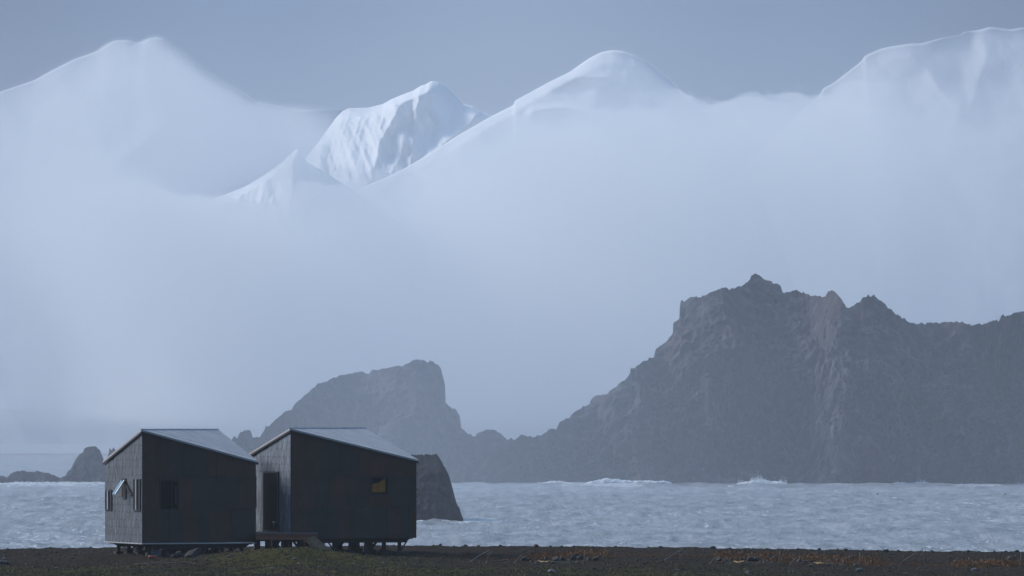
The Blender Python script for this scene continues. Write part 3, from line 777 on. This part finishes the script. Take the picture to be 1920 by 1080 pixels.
# ------------------------------------------------------------------ rock islets
def soften(a, n):
    k = np.hanning(2 * n + 3)[1:-1]; k /= k.sum()
    return np.convolve(np.pad(a, n, mode='edge'), k, mode='valid')
def resample(pts, step):
    pts = np.array(pts, float); seg = np.hypot(*np.diff(pts, axis=0).T); t = np.concatenate([[0], np.cumsum(seg)])
    n = int(t[-1] / step); tt = np.linspace(0, t[-1], n)
    return np.interp(tt, t, pts[:, 0]), np.interp(tt, t, pts[:, 1])
def islet(name, pts, d0, slope, m, label, cat, seed, amp, nv=150, step=2.2, jag=2.2, crag=1.0, wide=1.0, big=0):
    px, py = resample(pts, step)
    h0 = (EYE * F / d0) + HZ
    up = np.clip((h0 - py), 0, None)
    H_ = up / F * d0
    Dp = (slope * H_ + 6) * (1 + .35 * noise(px * .012, 0, 0, seed + 3))
    dr = d0 + Dp                                   # ridge distance
    jagn = jag * (ridged(px * .09, 0, 0, seed + 9, 4, .65) - .6) * sstep(0, 25, up)
    zr = Z(py - jagn, dr); xr = X(px, dr)
    rows = []
    v = np.linspace(0, 1, nv)[:, None]
    sv = v ** .9
    x = X(px, d0)[None, :] * (1 - v) + xr[None, :] * v
    cx_ = (xr * np.maximum(zr, .1)).sum() / np.maximum(zr, .1).sum()
    zs = np.minimum(soften(zr, int(40 / step)), zr + 6); wv = np.exp(-(1 - v) * 7)
    z = -1.5 + (zs[None, :] * (1 - wv) + zr[None, :] * wv + 1.5) * sv
    # profile: steep cliffs and benches vary along the islet
    k = 1 + .5 * noise(px * .01, 0, 0, seed + 5)[None, :]
    y = d0 + (dr - d0)[None, :] * v ** k
    L_ = 28 / wide
    rg = ridged(x / L_ + .35 * z / L_, y / (L_ * 2.2), z / (L_ * 2.4), seed, 5, .55)
    rg2 = ridged(x / 5.0, y / 9.0, z / 6.0, seed + 31, 4, .6)
    rg3 = ridged(x / 2.2, y / 3.5, z / 2.4, seed + 77, 3, .6)
    bulge = amp * (rg - .9) + amp * .24 * crag * (rg2 - .9) + amp * .10 * crag * (rg3 - .9)
    bulge = bulge + big * (ridged(x / 48 + z / 70, z / 110, 0, seed + 91, 2, .5) - .7)
    fade = np.sin(np.pi * np.clip(v, 0, 1) ** .8) * .85 + .15 * (1 - v)
    y = y - bulge * 1.3 * fade
    z2 = z + bulge * .28 * fade * (v < .97)
    # never rise above the skyline the ridge itself draws
    lim = EYE + (zr - EYE)[None, :] / dr[None, :] * y
    z2 = np.where(v < .995, np.minimum(z2, lim - .02 - .25 * (1 - v)), z2)
    x = x + .12 * amp * noise(x / 9, z / 9, y / 20, seed + 60) * fade
    front = np.stack([x, y, z2], -1)
    vb = np.linspace(0, 1, 26)[1:, None]
    back = np.stack([np.repeat(xr[None, :], 25, 0), dr[None, :] + (Dp[None, :] * .9 + 5) * vb, zr[None, :] + (-2.0 - zr[None, :]) * vb ** 1.2 + .04 * amp * noise(xr[None, :] / 6, vb * 6, 0, seed + 8) * (1 - vb)], -1)
    V = np.concatenate([front, back], 0)
    o = grid_obj(name, V, m, smooth=False)
    return tag(o, label, cat, None, None)

RIGHT = [(838, 912), (850, 893), (862, 880), (885, 872), (905, 858), (925, 842), (950, 827), (960, 822), (979, 816), (999, 817), (1018, 814), (1032, 804), (1042, 805), (1049, 792), (1067, 782), (1086, 766.5), (1094, 760), (1106, 757.5), (1107, 751), (1119, 739), (1139, 738), (1154, 723.6), (1170, 714.7), (1181, 702), (1182.5, 690.6), (1193, 686.7), (1209, 674), (1226, 669), (1229, 655.6), (1248, 640), (1261.5, 624.5), (1262.6, 603), (1271, 598), (1281, 587.5), (1275, 572), (1277, 563), (1284, 565), (1290.6, 557), (1321.7, 553.7), (1349, 541.6), (1368, 540), (1392, 536), (1406, 527), (1409, 516), (1416, 514), (1427, 518.7), (1440, 526), (1450.6, 530), (1458, 530), (1464, 535), (1468, 547.5), (1478, 548.6), (1495, 544.7), (1513, 550), (1528, 553.7), (1540, 555.6), (1548, 553.7), (1552, 546), (1560, 542), (1569, 550), (1575, 558), (1586, 576), (1592.5, 579), (1606, 568), (1621.7, 556.4), (1633, 553), (1643, 554.5), (1649, 562), (1668, 578), (1676, 586), (1699.5, 601), (1719, 606), (1750, 605), (1773, 603), (1797, 604), (1816, 607), (1843, 606), (1872.6, 602), (1880, 591), (1898, 591), (1909.5, 583), (1925, 582), (1960, 590), (2010, 600), (2060, 640), (2110, 720), (2150, 800), (2180, 912)]
islet('rocky_headland', RIGHT, 1442, 1.15, M['rock'], 'large craggy brown headland rising from the sea on the right', 'headland', 40, 9.0, nv=230, step=2.0, big=16)
MID = [(395, 912), (405, 880), (418, 850), (431.7, 825), (437, 820), (445, 819), (449, 810), (460, 805), (470, 808.6), (474, 822), (487.6, 818), (496, 808.6), (498, 799.5), (503, 800.5), (512, 790.5), (527, 781), (531, 774), (545, 766), (554, 757), (569, 742), (581, 730), (596, 721), (617, 713), (635, 704), (651, 699), (681, 697.7), (702, 695), (711, 691), (735, 688), (760, 682.6), (775, 677), (796, 674.8), (808, 678), (821, 682.6), (826, 689), (830, 704), (834.4, 719.5), (835.5, 752.7), (847, 762), (856, 769), (862, 781), (865, 804), (874, 810), (886, 815.6), (895.5, 813), (904.5, 807), (913.6, 803.5), (925.7, 804), (938, 813), (950, 825), (975, 850), (1000, 880), (1010, 912)]
islet('rock_island', MID, 1560, .75, M['rock'], 'flat topped hazy rock island with a sheer right side behind the right cabin', 'island', 90, 6.0, nv=170, step=2.0, big=7)
MIDL = [(690, 912), (700, 860), (712, 800), (730, 789), (756, 782), (790, 785), (820, 782), (850, 796), (874, 812), (905, 830), (930, 850), (960, 870), (985, 890), (1000, 912)]
islet('rock_buttress', MIDL, 1500, .5, M['rock'], 'low rounded rock buttress at the foot of the flat topped island', 'rock', 97, 4.0, nv=90, step=2.2)
NEAR = [(640, 985), (655, 930), (690, 890), (740, 862), (770, 852), (793, 853), (808, 852), (818, 849.5), (823, 855.6), (832, 872), (837, 880), (841, 890), (848, 912), (852, 928), (856, 941), (864, 960), (868, 970), (871, 986)]
islet('sea_stack', NEAR, 868, .8, M['rock_dark'], 'dark sea stack with a sloping right edge just behind the right cabin', 'sea stack', 120, 1.6, nv=120, step=1.6, jag=1.6, crag=1.6, wide=3)
LEFT1 = [(-60, 910), (-30, 895), (0, 889.5), (5, 891), (13, 896), (20, 889), (26, 885.6), (39, 883.5), (52, 884), (69, 882.5), (88, 885.6), (96, 889.5), (111.5, 894.6), (118, 900), (124, 910)]
islet('low_rock', LEFT1, 1448, .8, M['rock_dark'], 'low dark skerry with surf along it at the left edge', 'rock', 140, 1.0, nv=60, step=1.5, jag=2.0, crag=1.5, wide=4)
LEFT2 = [(106, 911), (111, 898), (122, 891), (132, 878), (140, 866), (145, 856), (155, 848), (159.5, 840), (168, 837), (179, 837), (187, 843), (193, 856), (195, 867), (203, 885), (214, 897), (228, 911)]
islet('sea_stack', LEFT2, 1440, .8, M['rock_dark'], 'pointed hazy sea stack left of the cabins', 'sea stack', 150, 2.2, nv=90, step=1.5, jag=1.6, crag=1.4, wide=3)
FARP = [(188, 910), (196, 870), (204, 850), (206, 839), (209, 842), (212, 838), (216, 841), (219, 850), (240, 880), (252, 910)]
islet('rock_pinnacle', FARP, 1520, .6, M['rock_dark'], 'small spiked rock showing just over the left cabin roof', 'rock', 160, 1.2, nv=50, step=1.5, wide=3)

# ------------------------------------------------------------------ snow mountains
def polydist(px, py, line):
    best = np.full(px.shape, 1e9); side = np.zeros(px.shape)
    for (x0, y0), (x1, y1) in zip(line[:-1], line[1:]):
        dx, dy = x1 - x0, y1 - y0; t = np.clip(((px - x0) * dx + (py - y0) * dy) / (dx * dx + dy * dy), 0, 1)
        qx, qy = x0 + t * dx, y0 + t * dy; ds_ = np.hypot(px - qx, py - qy)
        sd = np.sign(dx * (py - qy) - dy * (px - qx)); m_ = ds_ < best
        best = np.where(m_, ds_, best); side = np.where(m_, sd, side)
    return best, side
def mountain(pts, d0, slope, label, seed, amp, tents=(), rock=.0, rockf=None, step=5, nv=130, smoothz=1.0, zb=-5, mat='snow', flute=None):
    px, py = resample(pts, step)
    H_ = np.maximum(EYE + (HZ - py) / F * d0, 0)
    dr = d0 + 0 * px
    zr = Z(py, dr); xr = X(px, dr)
    Dp = slope * (np.mean(H_) * .6 + H_ * .4)
    v = np.linspace(0, 1, nv)[:, None]
    y = dr[None, :] - Dp[None, :] * (1 - v)
    zs = soften(zr, int(90 / step)); wv = np.exp(-(1 - v) * 9)
    z = zb + ((zs[None, :] * (1 - wv) + zr[None, :] * wv) - zb) * v ** (1 / smoothz)
    x = np.repeat(xr[None, :], nv, 0)
    PX = 960 + x / y * F; PY = HZ - (z - EYE) / y * F
    n1 = fbm(x / 120, z / 120, 0, seed, 5, .5)
    n2 = ridged(x / 60 + z / 90, z / 260, 0, seed + 7, 4, .5)
    b = amp * n1 + amp * .35 * (n2 - .8)
    for line, A, wl, wr in tents:
        ds_, sd = polydist(PX, PY, line)
        ww = np.where(sd > 0, wl, wr); b = b + A * np.maximum(0, 1 - ds_ / ww) ** 1.25
    if flute is not None:
        b = b + flute(PX, PY) * (3.4 * (ridged(x / 26 + z / 60, z / 120, 0, seed + 17, 4, .6) - .8) + 1.8 * (ridged(x / 9 + z / 22, z / 40, 0, seed + 27, 3, .6) - .8) + .7 * (ridged(x / 3.5 - z / 14, z / 18, 0, seed + 37, 2, .6) - .8))
    fade = np.clip((1 - v) * 30, 0, 1)
    y = y - b * fade
    lim = EYE + (zr - EYE)[None, :] / dr[None, :] * y
    z = np.where(v < .995, np.minimum(z, lim - .1 - 9 * (1 - v)), z)
    rk = np.zeros_like(x) + rock
    if rockf is not None: rk = rockf(PX, PY)
    rk = rk + 2 * sstep(740, 785, PY)
    rk = np.clip(rk + 0.0 * sstep(230, 420, PY) * (sstep(480, 80, PX) + sstep(1450, 1850, PX)), 0, 2.0)
    V = np.stack([x, y, z], -1)
    vb = np.linspace(0, 1, 12)[1:, None]
    back = np.stack([np.repeat(xr[None, :], 11, 0), dr[None, :] + Dp[None, :] * vb * .6, zr[None, :] + (-6 - zr[None, :]) * vb], -1)
    V = np.concatenate([V, back], 0); rk = np.concatenate([rk, np.zeros((11, x.shape[1]))], 0)
    o = grid_obj('snow_mountain', V, M[mat], smooth=True, attrs={'rock': rk})
    return tag(o, label, 'mountain', None, 'structure')

MD = 3500.0
gl = lambda PX, PY, cx, cy, w, h: np.exp(-((PX - cx) / w) ** 2 - ((PY - cy) / h) ** 2)
ML = [(-500, 330), (-300, 260), (-120, 205), (0, 172), (65, 150), (97, 132), (139, 111), (185, 95), (205, 80), (218, 75.5), (241, 75), (259, 81), (268, 79), (278, 72), (292, 69.5), (308, 72), (319.5, 85.6), (343, 99.5), (362, 116), (384, 134), (417, 155), (444.5, 169), (477, 191), (497, 193), (518, 198), (555, 206), (600, 206.5), (636, 206), (665, 206), (720, 225), (800, 290), (860, 360), (930, 480)]
mountain(ML, MD + 1400, 1.5, 'twin topped snow mountain and its low saddle fading in haze at the left', 200, 7,
         [([(350, 222), (366, 199), (393, 191), (440, 191), (475, 196)], 3, 60, 200), ([(240, 296), (275, 268), (312, 238)], 8, 14, 40)],
         rockf=lambda PX, PY: .5 * gl(PX, PY, 200, 190, 160, 40), mat='shaded_snow')
MC = [(470, 600), (505, 440), (535, 365), (560, 318), (580, 288), (600, 262), (616, 240), (630, 221), (642, 209), (654, 203), (690, 202), (718, 195), (732, 187), (753, 178), (775, 169.6), (789, 160.7), (799, 158), (806, 153), (811, 152), (822, 153.6), (835, 160.7), (852, 178.4), (867, 194.4), (880, 198), (888, 199.7), (905, 210), (921, 217), (980, 250), (1060, 310), (1150, 380)]
mountain(MC, MD + 250, 1.4, 'sunlit pointed snow peak in the middle distance, left of the round dome', 230, 6,
         [([(800, 158), (768, 182), (752, 205), (735, 235), (715, 270), (705, 320)], 32, 130, 60),
          ([(812, 153), (800, 175), (790, 200), (775, 215), (765, 250), (752, 300), (735, 330)], 10, 30, 60),
          ([(838, 162), (852, 205), (838, 235), (810, 270), (790, 300)], -14, 40, 60),
          ([(905, 208), (880, 240), (840, 270), (805, 296)], 40, 80, 40),
          ([(606, 277), (600, 310), (590, 350)], 9, 30, 20),
          ([(785, 200), (778, 260), (768, 330)], 7, 12, 20)],
         rockf=lambda PX, PY: .55 * gl(PX, PY, 750, 290, 35, 50) + .4 * gl(PX, PY, 800, 230, 25, 35) + .8 * gl(PX, PY, 600, 320, 50, 40), nv=260, step=2.5,
         flute=lambda PX, PY: np.clip(1.4 * gl(PX, PY, 760, 260, 130, 90) + gl(PX, PY, 610, 320, 60, 50), 0, 1.3))
MDm = [(560, 440), (620, 395), (655, 368), (689, 347), (725, 332), (760, 315), (796, 293.5), (830, 272), (862, 252), (895, 233), (923, 217), (943, 207), (963, 197), (965, 189), (1000, 170), (1035, 151), (1067, 135.6), (1089, 120), (1105, 109), (1127, 97.8), (1149, 93.7), (1167.6, 95.6), (1190, 104), (1215, 118), (1234, 135.6), (1249, 145), (1271, 167), (1277, 181), (1294, 192), (1316, 203), (1350, 235), (1390, 290), (1430, 370), (1480, 500), (1530, 700), (1545, 800)]
mountain(MDm, MD, 1.5, 'rounded snow dome mountain right of the centre', 260, 7,
         [([(1110, 112), (1060, 150), (1010, 185), (960, 215), (900, 250)], 9, 60, 90), ([(1150, 100), (1180, 130), (1170, 160), (1120, 170)], 6, 30, 40), ([(1025, 165), (1080, 150), (1140, 150)], 8, 14, 30), ([(1000, 212), (1060, 205), (1110, 216)], 8, 20, 14), ([(1205, 118), (1240, 160), (1262, 200)], 8, 30, 60)],
         rockf=lambda PX, PY: .2 * gl(PX, PY, 1060, 160, 60, 30), nv=160, step=4, mat='dome_snow')
MR = [(1380, 330), (1450, 260), (1500, 212), (1537, 178), (1544, 165), (1563, 155.6), (1589, 135), (1615, 115), (1622, 104), (1652, 91), (1670, 87), (1707, 81.5), (1726, 81.5), (1770, 70), (1800, 66), (1807, 60), (1837, 55.6), (1856, 50), (1893, 55), (1920, 51), (1980, 60), (2100, 110), (2300, 220), (2500, 330)]
mountain(MR, MD + 1000, 1.5, 'broad snow mountain rising out of the cloud at the right edge', 290, 9,
         [([(1690, 90), (1740, 130), (1760, 170), (1800, 200)], 14, 50, 60), ([(1840, 60), (1850, 110), (1830, 160)], 9, 30, 60)],
         rockf=lambda PX, PY: .35 * gl(PX, PY, 1790, 120, 80, 60), mat='shaded_snow')
MS = [(268, 800), (276, 640), (286, 540), (300, 470), (318, 425), (340, 402), (378, 380), (424, 364), (459, 350), (495, 329), (527, 306), (545, 289), (555, 280), (560, 279), (566, 290), (575, 303), (590, 312), (608, 322), (630, 336), (655, 352), (690, 375), (740, 410), (800, 450)]
mountain(MS, 3330, 1.1, 'small sunlit snow spur with a sharp top below the central peak', 320, 4,
         [([(560, 281), (554, 318), (556, 350), (545, 420), (530, 470)], 34, 210, 40),
          ([(500, 350), (490, 390), (475, 430)], 2.5, 10, 24), ([(450, 370), (440, 400), (425, 430)], 2.5, 10, 24)],
         rockf=lambda PX, PY: np.clip(1.0 * sstep(380, 425, PY) + .5 * sstep(562, 575, PX) + .45 * gl(PX, PY, 505, 380, 26, 22) + .8 * sstep(420, 380, PX), 0, 1), nv=220, step=2.5,
         flute=lambda PX, PY: (.25 + .8 * sstep(360, 420, PY) + .8 * sstep(556, 572, PX)) * sstep(560, 470, PY))

# ------------------------------------------------------------------ sea
rows = []
d = 262.0
while d < 1700: rows.append(d); d += max(.55, .0018 * d * (d / 500) ** .5)
while d < 6900: rows.append(d); d *= 1.05
rows = np.array(rows)
tt = np.unique(np.concatenate([np.linspace(-.9, -.1, 40), np.linspace(-.1, .1, 560), np.linspace(.1, .9, 40)]))
SX = tt[None, :] * rows[:, None]; SD = np.repeat(rows[:, None], len(tt), 1)
w = .36 * fbm(SX / 7 + .3 * SD / 9, SD / 11, 0, 401, 2) + .17 * (ridged(SX / 2.4, SD / 4.4, 0, 411, 3, .5) - .8) * .9 + .20 * noise(SX / 30, SD / 16, 0, 431)
w = w * np.clip(1.6 - rows[:, None] / 1800, 0.05, 1) * np.where(np.abs(tt) < .1, 1, .2)[None, :]
SPX = 960 + SX / SD * F; SPY = HZ + EYE * F / SD
foam = -.02 + .09 * fbm(SX / 25, SD / 60, 0, 441, 3)
foam += .10 * sstep(985, 1030, SPY)
foam += .45 * np.exp(-((SPY - 978) / 3) ** 2) * np.exp(-((SPX - 880) / 60) ** 2)
foam += .3 * np.exp(-((SPY - 909) / 3) ** 2) * (sstep(.0, .5, noise(SPX * .012, 0, 0, 450)))
tag(grid_obj('sea', np.stack([SX, SD, w], -1), M['sea'], attrs={'foam': foam}), 'choppy blue grey sea', None, None, 'structure')

# surf along the rocks: lumpy ridges of broken white water
def surf(px0, px1, d, h, n, seed, label, spray=0, sh=.0, yspread=2.5):
    r = random.Random(seed); vs, fs = [], []
    ico = stone_mesh(200, 1); iv = [v.co.copy() for v in ico.vertices]; jf = [tuple(p.vertices) for p in ico.polygons]
    def blob(x, y, z, s, sx=1.6):
        b = len(vs)
        for v in iv: vs.append((x + v.x * s * sx, y + v.y * s, z + v.z * s))
        fs.extend(tuple(b + j for j in f) for f in jf)
    for k in range(n):
        t = r.random(); px = px0 + (px1 - px0) * t; e = math.sin(math.pi * t) ** .5
        prof = .5 + .5 * float(noise(px * .06, 0, 0, seed))
        hh = h * e * (.25 + .9 * prof)
        blob(X(px, d), d + r.uniform(-yspread, yspread), r.uniform(-.1, 1) ** 2 * hh, r.uniform(.06, .22) * (h / .6) ** .5, 2.4)
    for k in range(spray):
        t = min(1, max(0, r.gauss(.5, .2))); px = px0 + (px1 - px0) * t
        blob(X(px, d), d + r.gauss(0, 1), abs(r.gauss(0, sh * (.5 + .6 * float(noise(px * .09, 1, 0, seed))))), r.uniform(.02, .075), 1)
    return tag(mesh_obj('surf', vs, fs, M['foam'], smooth=True), label, None, None, 'stuff')
surf(1008, 1072, 1436, .7, 600, 1, 'thin line of surf at the left foot of the headland')
surf(1100, 1256, 1433, 1.3, 1700, 2, 'long line of breaking surf under the headland', 500, .5)
surf(1385, 1474, 1433, .8, 600, 3, 'burst of white spray against the foot of the headland', 4500, 1.3)
surf(1676, 1700, 1434, .6, 120, 4, 'short slanting breaker under the headland', 200, .5)
surf(1712, 1744, 1434, .5, 150, 5, 'small low breaker far right under the headland', 150, .5)
surf(-10, 108, 1436, .5, 500, 6, 'white surf breaking along the low skerry', 250, .4)
surf(780, 803, 866, .45, 160, 7, 'white water at the foot of the near stack beside the cabin', 100, .25)
surf(870, 935, 868, .10, 200, 8, 'thin foam line trailing right from the near stack')
surf(1365, 1376, 1370, .3, 50, 9, 'small whitecap in front of the headland')
surf(108, 205, 1433, .15, 160, 10, 'faint foam line under the pointed stack')

# ------------------------------------------------------------------ seabirds
def bird(px, py, d, s, bank, pose, label):
    root = empty('seabird', P(px, py, d), 0)
    tag(root, label, 'bird')
    me = MB(); pts = [(-.26, 0, 0), (-.16, 0, .01), (0, 0, .02), (.14, 0, .02), (.20, 0, .03), (.25, 0, .02), (.30, 0, .005)]
    me.tube([tuple(c * s for c in p) for p in pts], [r_ * s for r_ in (.015, .045, .065, .05, .036, .03, .006)], 8)
    me.build('body', M['bird_dark'], root, smooth=True)
    for side in (-1, 1):
        w_ = MB(); prof = pose[0] if side < 0 else pose[1]
        st = [(0, 0, .03)]; ang = prof
        a1, a2 = ang
        p1 = (-.02, side * .30 * math.cos(a1), .03 + .30 * math.sin(a1)); p2 = (-.10, p1[1] + side * .38 * math.cos(a2), p1[2] + .38 * math.sin(a2))
        ch = [.15, .12, .03]; V_ = []
        for q, c in zip([st[0], p1, p2], ch):
            V_ += [((q[0] + c * .5) * s, q[1] * s, q[2] * s), ((q[0] - c * .5) * s, q[1] * s, (q[2] - .01) * s), ((q[0]) * s, q[1] * s, (q[2] + .022) * s)]
        w_.add(V_, [(0, 1, 4, 3), (1, 2, 5, 4), (2, 0, 3, 5), (3, 4, 7, 6), (4, 5, 8, 7), (5, 3, 6, 8), (6, 7, 8), (0, 2, 1)])
        w_.build('wing', M['bird_pale'] if side > 0 else M['bird_dark'], root)
    root.rotation_euler = (bank, .1, math.radians(60))
    return root
bird(1645, 927, 950, 1.15, 0, ((.5, -.2), (.45, -.3)), 'dark seabird gliding low over the water below the headland')
bird(1884, 927, 950, 1.15, -.45, ((-.3, -.4), (.3, .1)), 'pale backed seabird banking over the water near the right edge')
bird(1215, 911, 1300, .7, .2, ((.4, .2), (.4, -.2)), 'tiny dark seabird in front of the surf under the headland')

# ------------------------------------------------------------------ haze and fog
HZCOL = (.83, .90, 1.0)
mb = MB(); mb.box((-4200, -150, -12), (4200, 7400, 340))
hz = mb.build('haze', volm('haze_air', HZCOL, 1.5e-4, .0))
tag(hz, 'pale blue haze in the air', None, None, 'stuff')


def fog_body(name, fy, fpx, fpy, thick, mat, label, wob=40, foot=0):
    """closed body of mist facing the camera: its thickness along the view thins to nothing at its edges"""
    F_ = thick / max(thick.max(), 1e-6)
    yf = fy - thick * .5 - wob * F_ * noise(fpx / 200, fpy / 200, 0, 520) - foot * sstep(640, 905, fpy); yb = fy + thick * .5
    def sp(yy): return np.stack([(fpx - 960) / F * fy * np.ones_like(fpy), yy, EYE - (fpy - HZ) / F * fy * np.ones_like(fpx)], -1)
    Vf = np.concatenate([sp(yf), sp(yb)[::-1]], 0)
    r_, c_ = Vf.shape[:2]
    me = bpy.data.meshes.new(name); me.vertices.add(r_ * c_); me.vertices.foreach_set('co', Vf.reshape(-1).astype(np.float32))
    ii = np.arange(r_)[:, None] * c_ + np.arange(c_ - 1)[None, :]; jj = ((np.arange(r_) + 1) % r_)[:, None] * c_ + np.arange(c_ - 1)[None, :]
    q = np.stack([ii, ii + 1, jj + 1, jj], -1).reshape(-1, 4)
    ra = r_ // 2; ends = []
    for cc in (0, c_ - 1):
        for k in range(ra - 1):
            a, b = k * c_ + cc, (k + 1) * c_ + cc; a2, b2 = (r_ - 1 - k) * c_ + cc, (r_ - 2 - k) * c_ + cc
            ends.append((a, b, b2, a2) if cc == 0 else (a, a2, b2, b))
    q = np.concatenate([q, np.array(ends)], 0)
    me.loops.add(len(q) * 4); me.loops.foreach_set('vertex_index', q.reshape(-1).astype(np.int32)); me.polygons.add(len(q))
    me.polygons.foreach_set('loop_start', np.arange(len(q), dtype=np.int32) * 4); me.polygons.foreach_set('loop_total', np.full(len(q), 4, np.int32))
    me.update(calc_edges=True); me.validate()
    bm = bmesh.new(); bm.from_mesh(me); bmesh.ops.recalc_face_normals(bm, faces=bm.faces); bm.to_mesh(me); bm.free()
    return tag(_fin(name, me, mat, None, True), label, None, None, 'stuff')

# fog bank between the islets and the mountains
fpx = np.linspace(-700, 2620, 420)[None, :]; fpy = np.concatenate([np.linspace(60, 560, 170), np.linspace(570, 905, 60)])[:, None]
TX = [-700, 0, 250, 330, 370, 540, 575, 600, 660, 720, 800, 950, 1100, 1250, 1330, 1400, 1450, 1530, 1560, 1650, 1800, 1920, 2620]
TY = [170, 190, 290, 345, 376, 380, 360, 328, 316, 312, 275, 185, 165, 165, 178, 160, 158, 168, 150, 130, 125, 120, 120]
TW = [300, 280, 190, 115, 72, 60, 60, 66, 80, 110, 200, 200, 160, 130, 60, 55, 55, 60, 90, 120, 140, 150, 160]
top = np.interp(fpx, TX, TY); wid = np.interp(fpx, TX, TW)
nn_ = 26 * fbm(fpx / 60, fpy / 45, 0, 500, 5, .55) + 10 * fbm(fpx / 150, fpy / 60, 0, 507, 2)
Fm = np.clip((fpy + nn_ * .6 - top) / wid, 0, 1)
Fm = Fm * Fm * (3 - 2 * Fm)
ctr = np.exp(-((fpx - 960) / 620) ** 2)
crx = [q[0] for q in ML[:-8]] + [640, 720, 790, 811, 852, 888, 921] + [q[0] for q in MDm[10:32]] + [1340, 1530] + [q[0] for q in MR[3:-4]]
cry = [q[1] for q in ML[:-8]] + [206, 195, 161, 152, 178, 200, 217] + [q[1] for q in MDm[10:32]] + [210, 180] + [q[1] for q in MR[3:-4]]
od = np.argsort(crx); crest = np.interp(fpx, np.array(crx)[od], np.array(cry)[od])
vl = np.interp(fpx, [-700, 0, 300, 420, 570, 600, 640, 700, 880, 960, 1060, 1300, 1560, 1750, 2620], [.5, .7, 1.5, 1.9, 1.7, 1.1, .35, .14, .2, .75, .8, .8, .5, .4, .3])
spur = np.exp(-((fpx - 480) / 95) ** 2 - ((fpy - 365) / 48) ** 2)
veil = vl * sstep(-12, 45, fpy - crest) * (1 - .75 * spur) * sstep(700, 450, fpy)
fog_body('fog_bank', 2960.0, fpx, fpy, 1.2 + 154 * veil + 560 * Fm * np.maximum(.13 + .87 * ctr, 1.25 * np.exp(-((fpx - 400) / 270) ** 2)) * (1 - .6 * sstep(775, 812, fpy)) * np.ones_like(fpy), volm('fog', (.945, .975, 1.0), .0065, .0), 'bank of pale fog hiding the feet of the snow mountains', 40, 0)
# thin sea mist in front of the islets, thickest off the flat topped island
mpy = np.linspace(330, 925, 90)[:, None]
mt_ = np.exp(-((fpx - 730) / 300) ** 2) * .9 + .36 + .30 * np.exp(-((fpx - 1150) / 300) ** 2)
mt_ = mt_ * sstep(330, 760, mpy) * sstep(-700, -300, fpx) * sstep(2620, 2200, fpx)
fog_body('sea_mist', 1150.0, fpx, mpy, .6 + 300 * mt_, volm('mist', (.79, .875, 1.0), .00095, .0), 'thin veil of mist over the sea in front of the rocks', 10)

# ------------------------------------------------------------------ light
SUN = Vector((-.72, .46, .54)).normalized()
elev = math.asin(SUN.z); az = math.atan2(SUN.x, SUN.y)
sl = bpy.data.lights.new('sun', 'SUN'); sl.energy = 2.7; sl.angle = math.radians(18.0); sl.color = (1.0, .94, .89)
so = bpy.data.objects.new('sun', sl); COL.objects.link(so); so.rotation_euler = (-SUN).to_track_quat('-Z', 'Y').to_euler()
wd = bpy.data.worlds.new('World'); sc.world = wd; wd.use_nodes = True
nt = wd.node_tree; nt.nodes.clear()
sky = nt.nodes.new('ShaderNodeTexSky'); sky.sky_type = 'NISHITA'; sky.sun_disc = False; sky.sun_elevation = elev; sky.sun_rotation = az
sky.air_density = 1.6; sky.dust_density = .3; sky.ozone_density = 3.0; sky.altitude = 0
bg = nt.nodes.new('ShaderNodeBackground'); bg.inputs['Strength'].default_value = .14
wo = nt.nodes.new('ShaderNodeOutputWorld')
tcw = nt.nodes.new('ShaderNodeTexCoord'); sx = nt.nodes.new('ShaderNodeSeparateXYZ'); L(nt, tcw.outputs['Generated'], sx.inputs[0])
dv = nt.nodes.new('ShaderNodeMath'); dv.operation = 'DIVIDE'; L(nt, sx.outputs['X'], dv.inputs[0]); L(nt, sx.outputs['Y'], dv.inputs[1])
ab = nt.nodes.new('ShaderNodeMath'); ab.operation = 'ABSOLUTE'; L(nt, dv.outputs[0], ab.inputs[0])
side = ramp(nt, ab.outputs[0], [(0.0, (.12, .18, .42)), (.04, (.06, .115, .32)), (.08, (.01, .04, .15))])
side.node.color_ramp.interpolation = 'EASE'
lowsky = mix(nt, ramp(nt, sx.outputs['Z'], [(0.09, 0), (.30, 1)]), side, (.73, .78, .83))
L(nt, mix(nt, 1.0, sky.outputs[0], lowsky, 'MULTIPLY'), bg.inputs['Color']); L(nt, bg.outputs[0], wo.inputs['Surface'])

# ------------------------------------------------------------------ camera
cam = bpy.data.cameras.new('camera'); co = bpy.data.objects.new('camera', cam); COL.objects.link(co)
co.location = (0, 0, EYE); co.rotation_euler = (math.pi / 2, 0, 0)
cam.sensor_width = 36; cam.lens = 36 * F / 1920; cam.shift_y = (HZ - 540) / 1920
cam.clip_start = 1; cam.clip_end = 30000
sc.camera = co
sc.view_settings.view_transform = 'Standard'; sc.view_settings.look = 'None'; sc.view_settings.gamma = 1; sc.view_settings.exposure = .46
sc.render.engine = 'CYCLES'
sc.cycles.volume_bounces = 7; sc.cycles.max_bounces = 9; sc.cycles.transparent_max_bounces = 16
sc.cycles.use_denoising = True
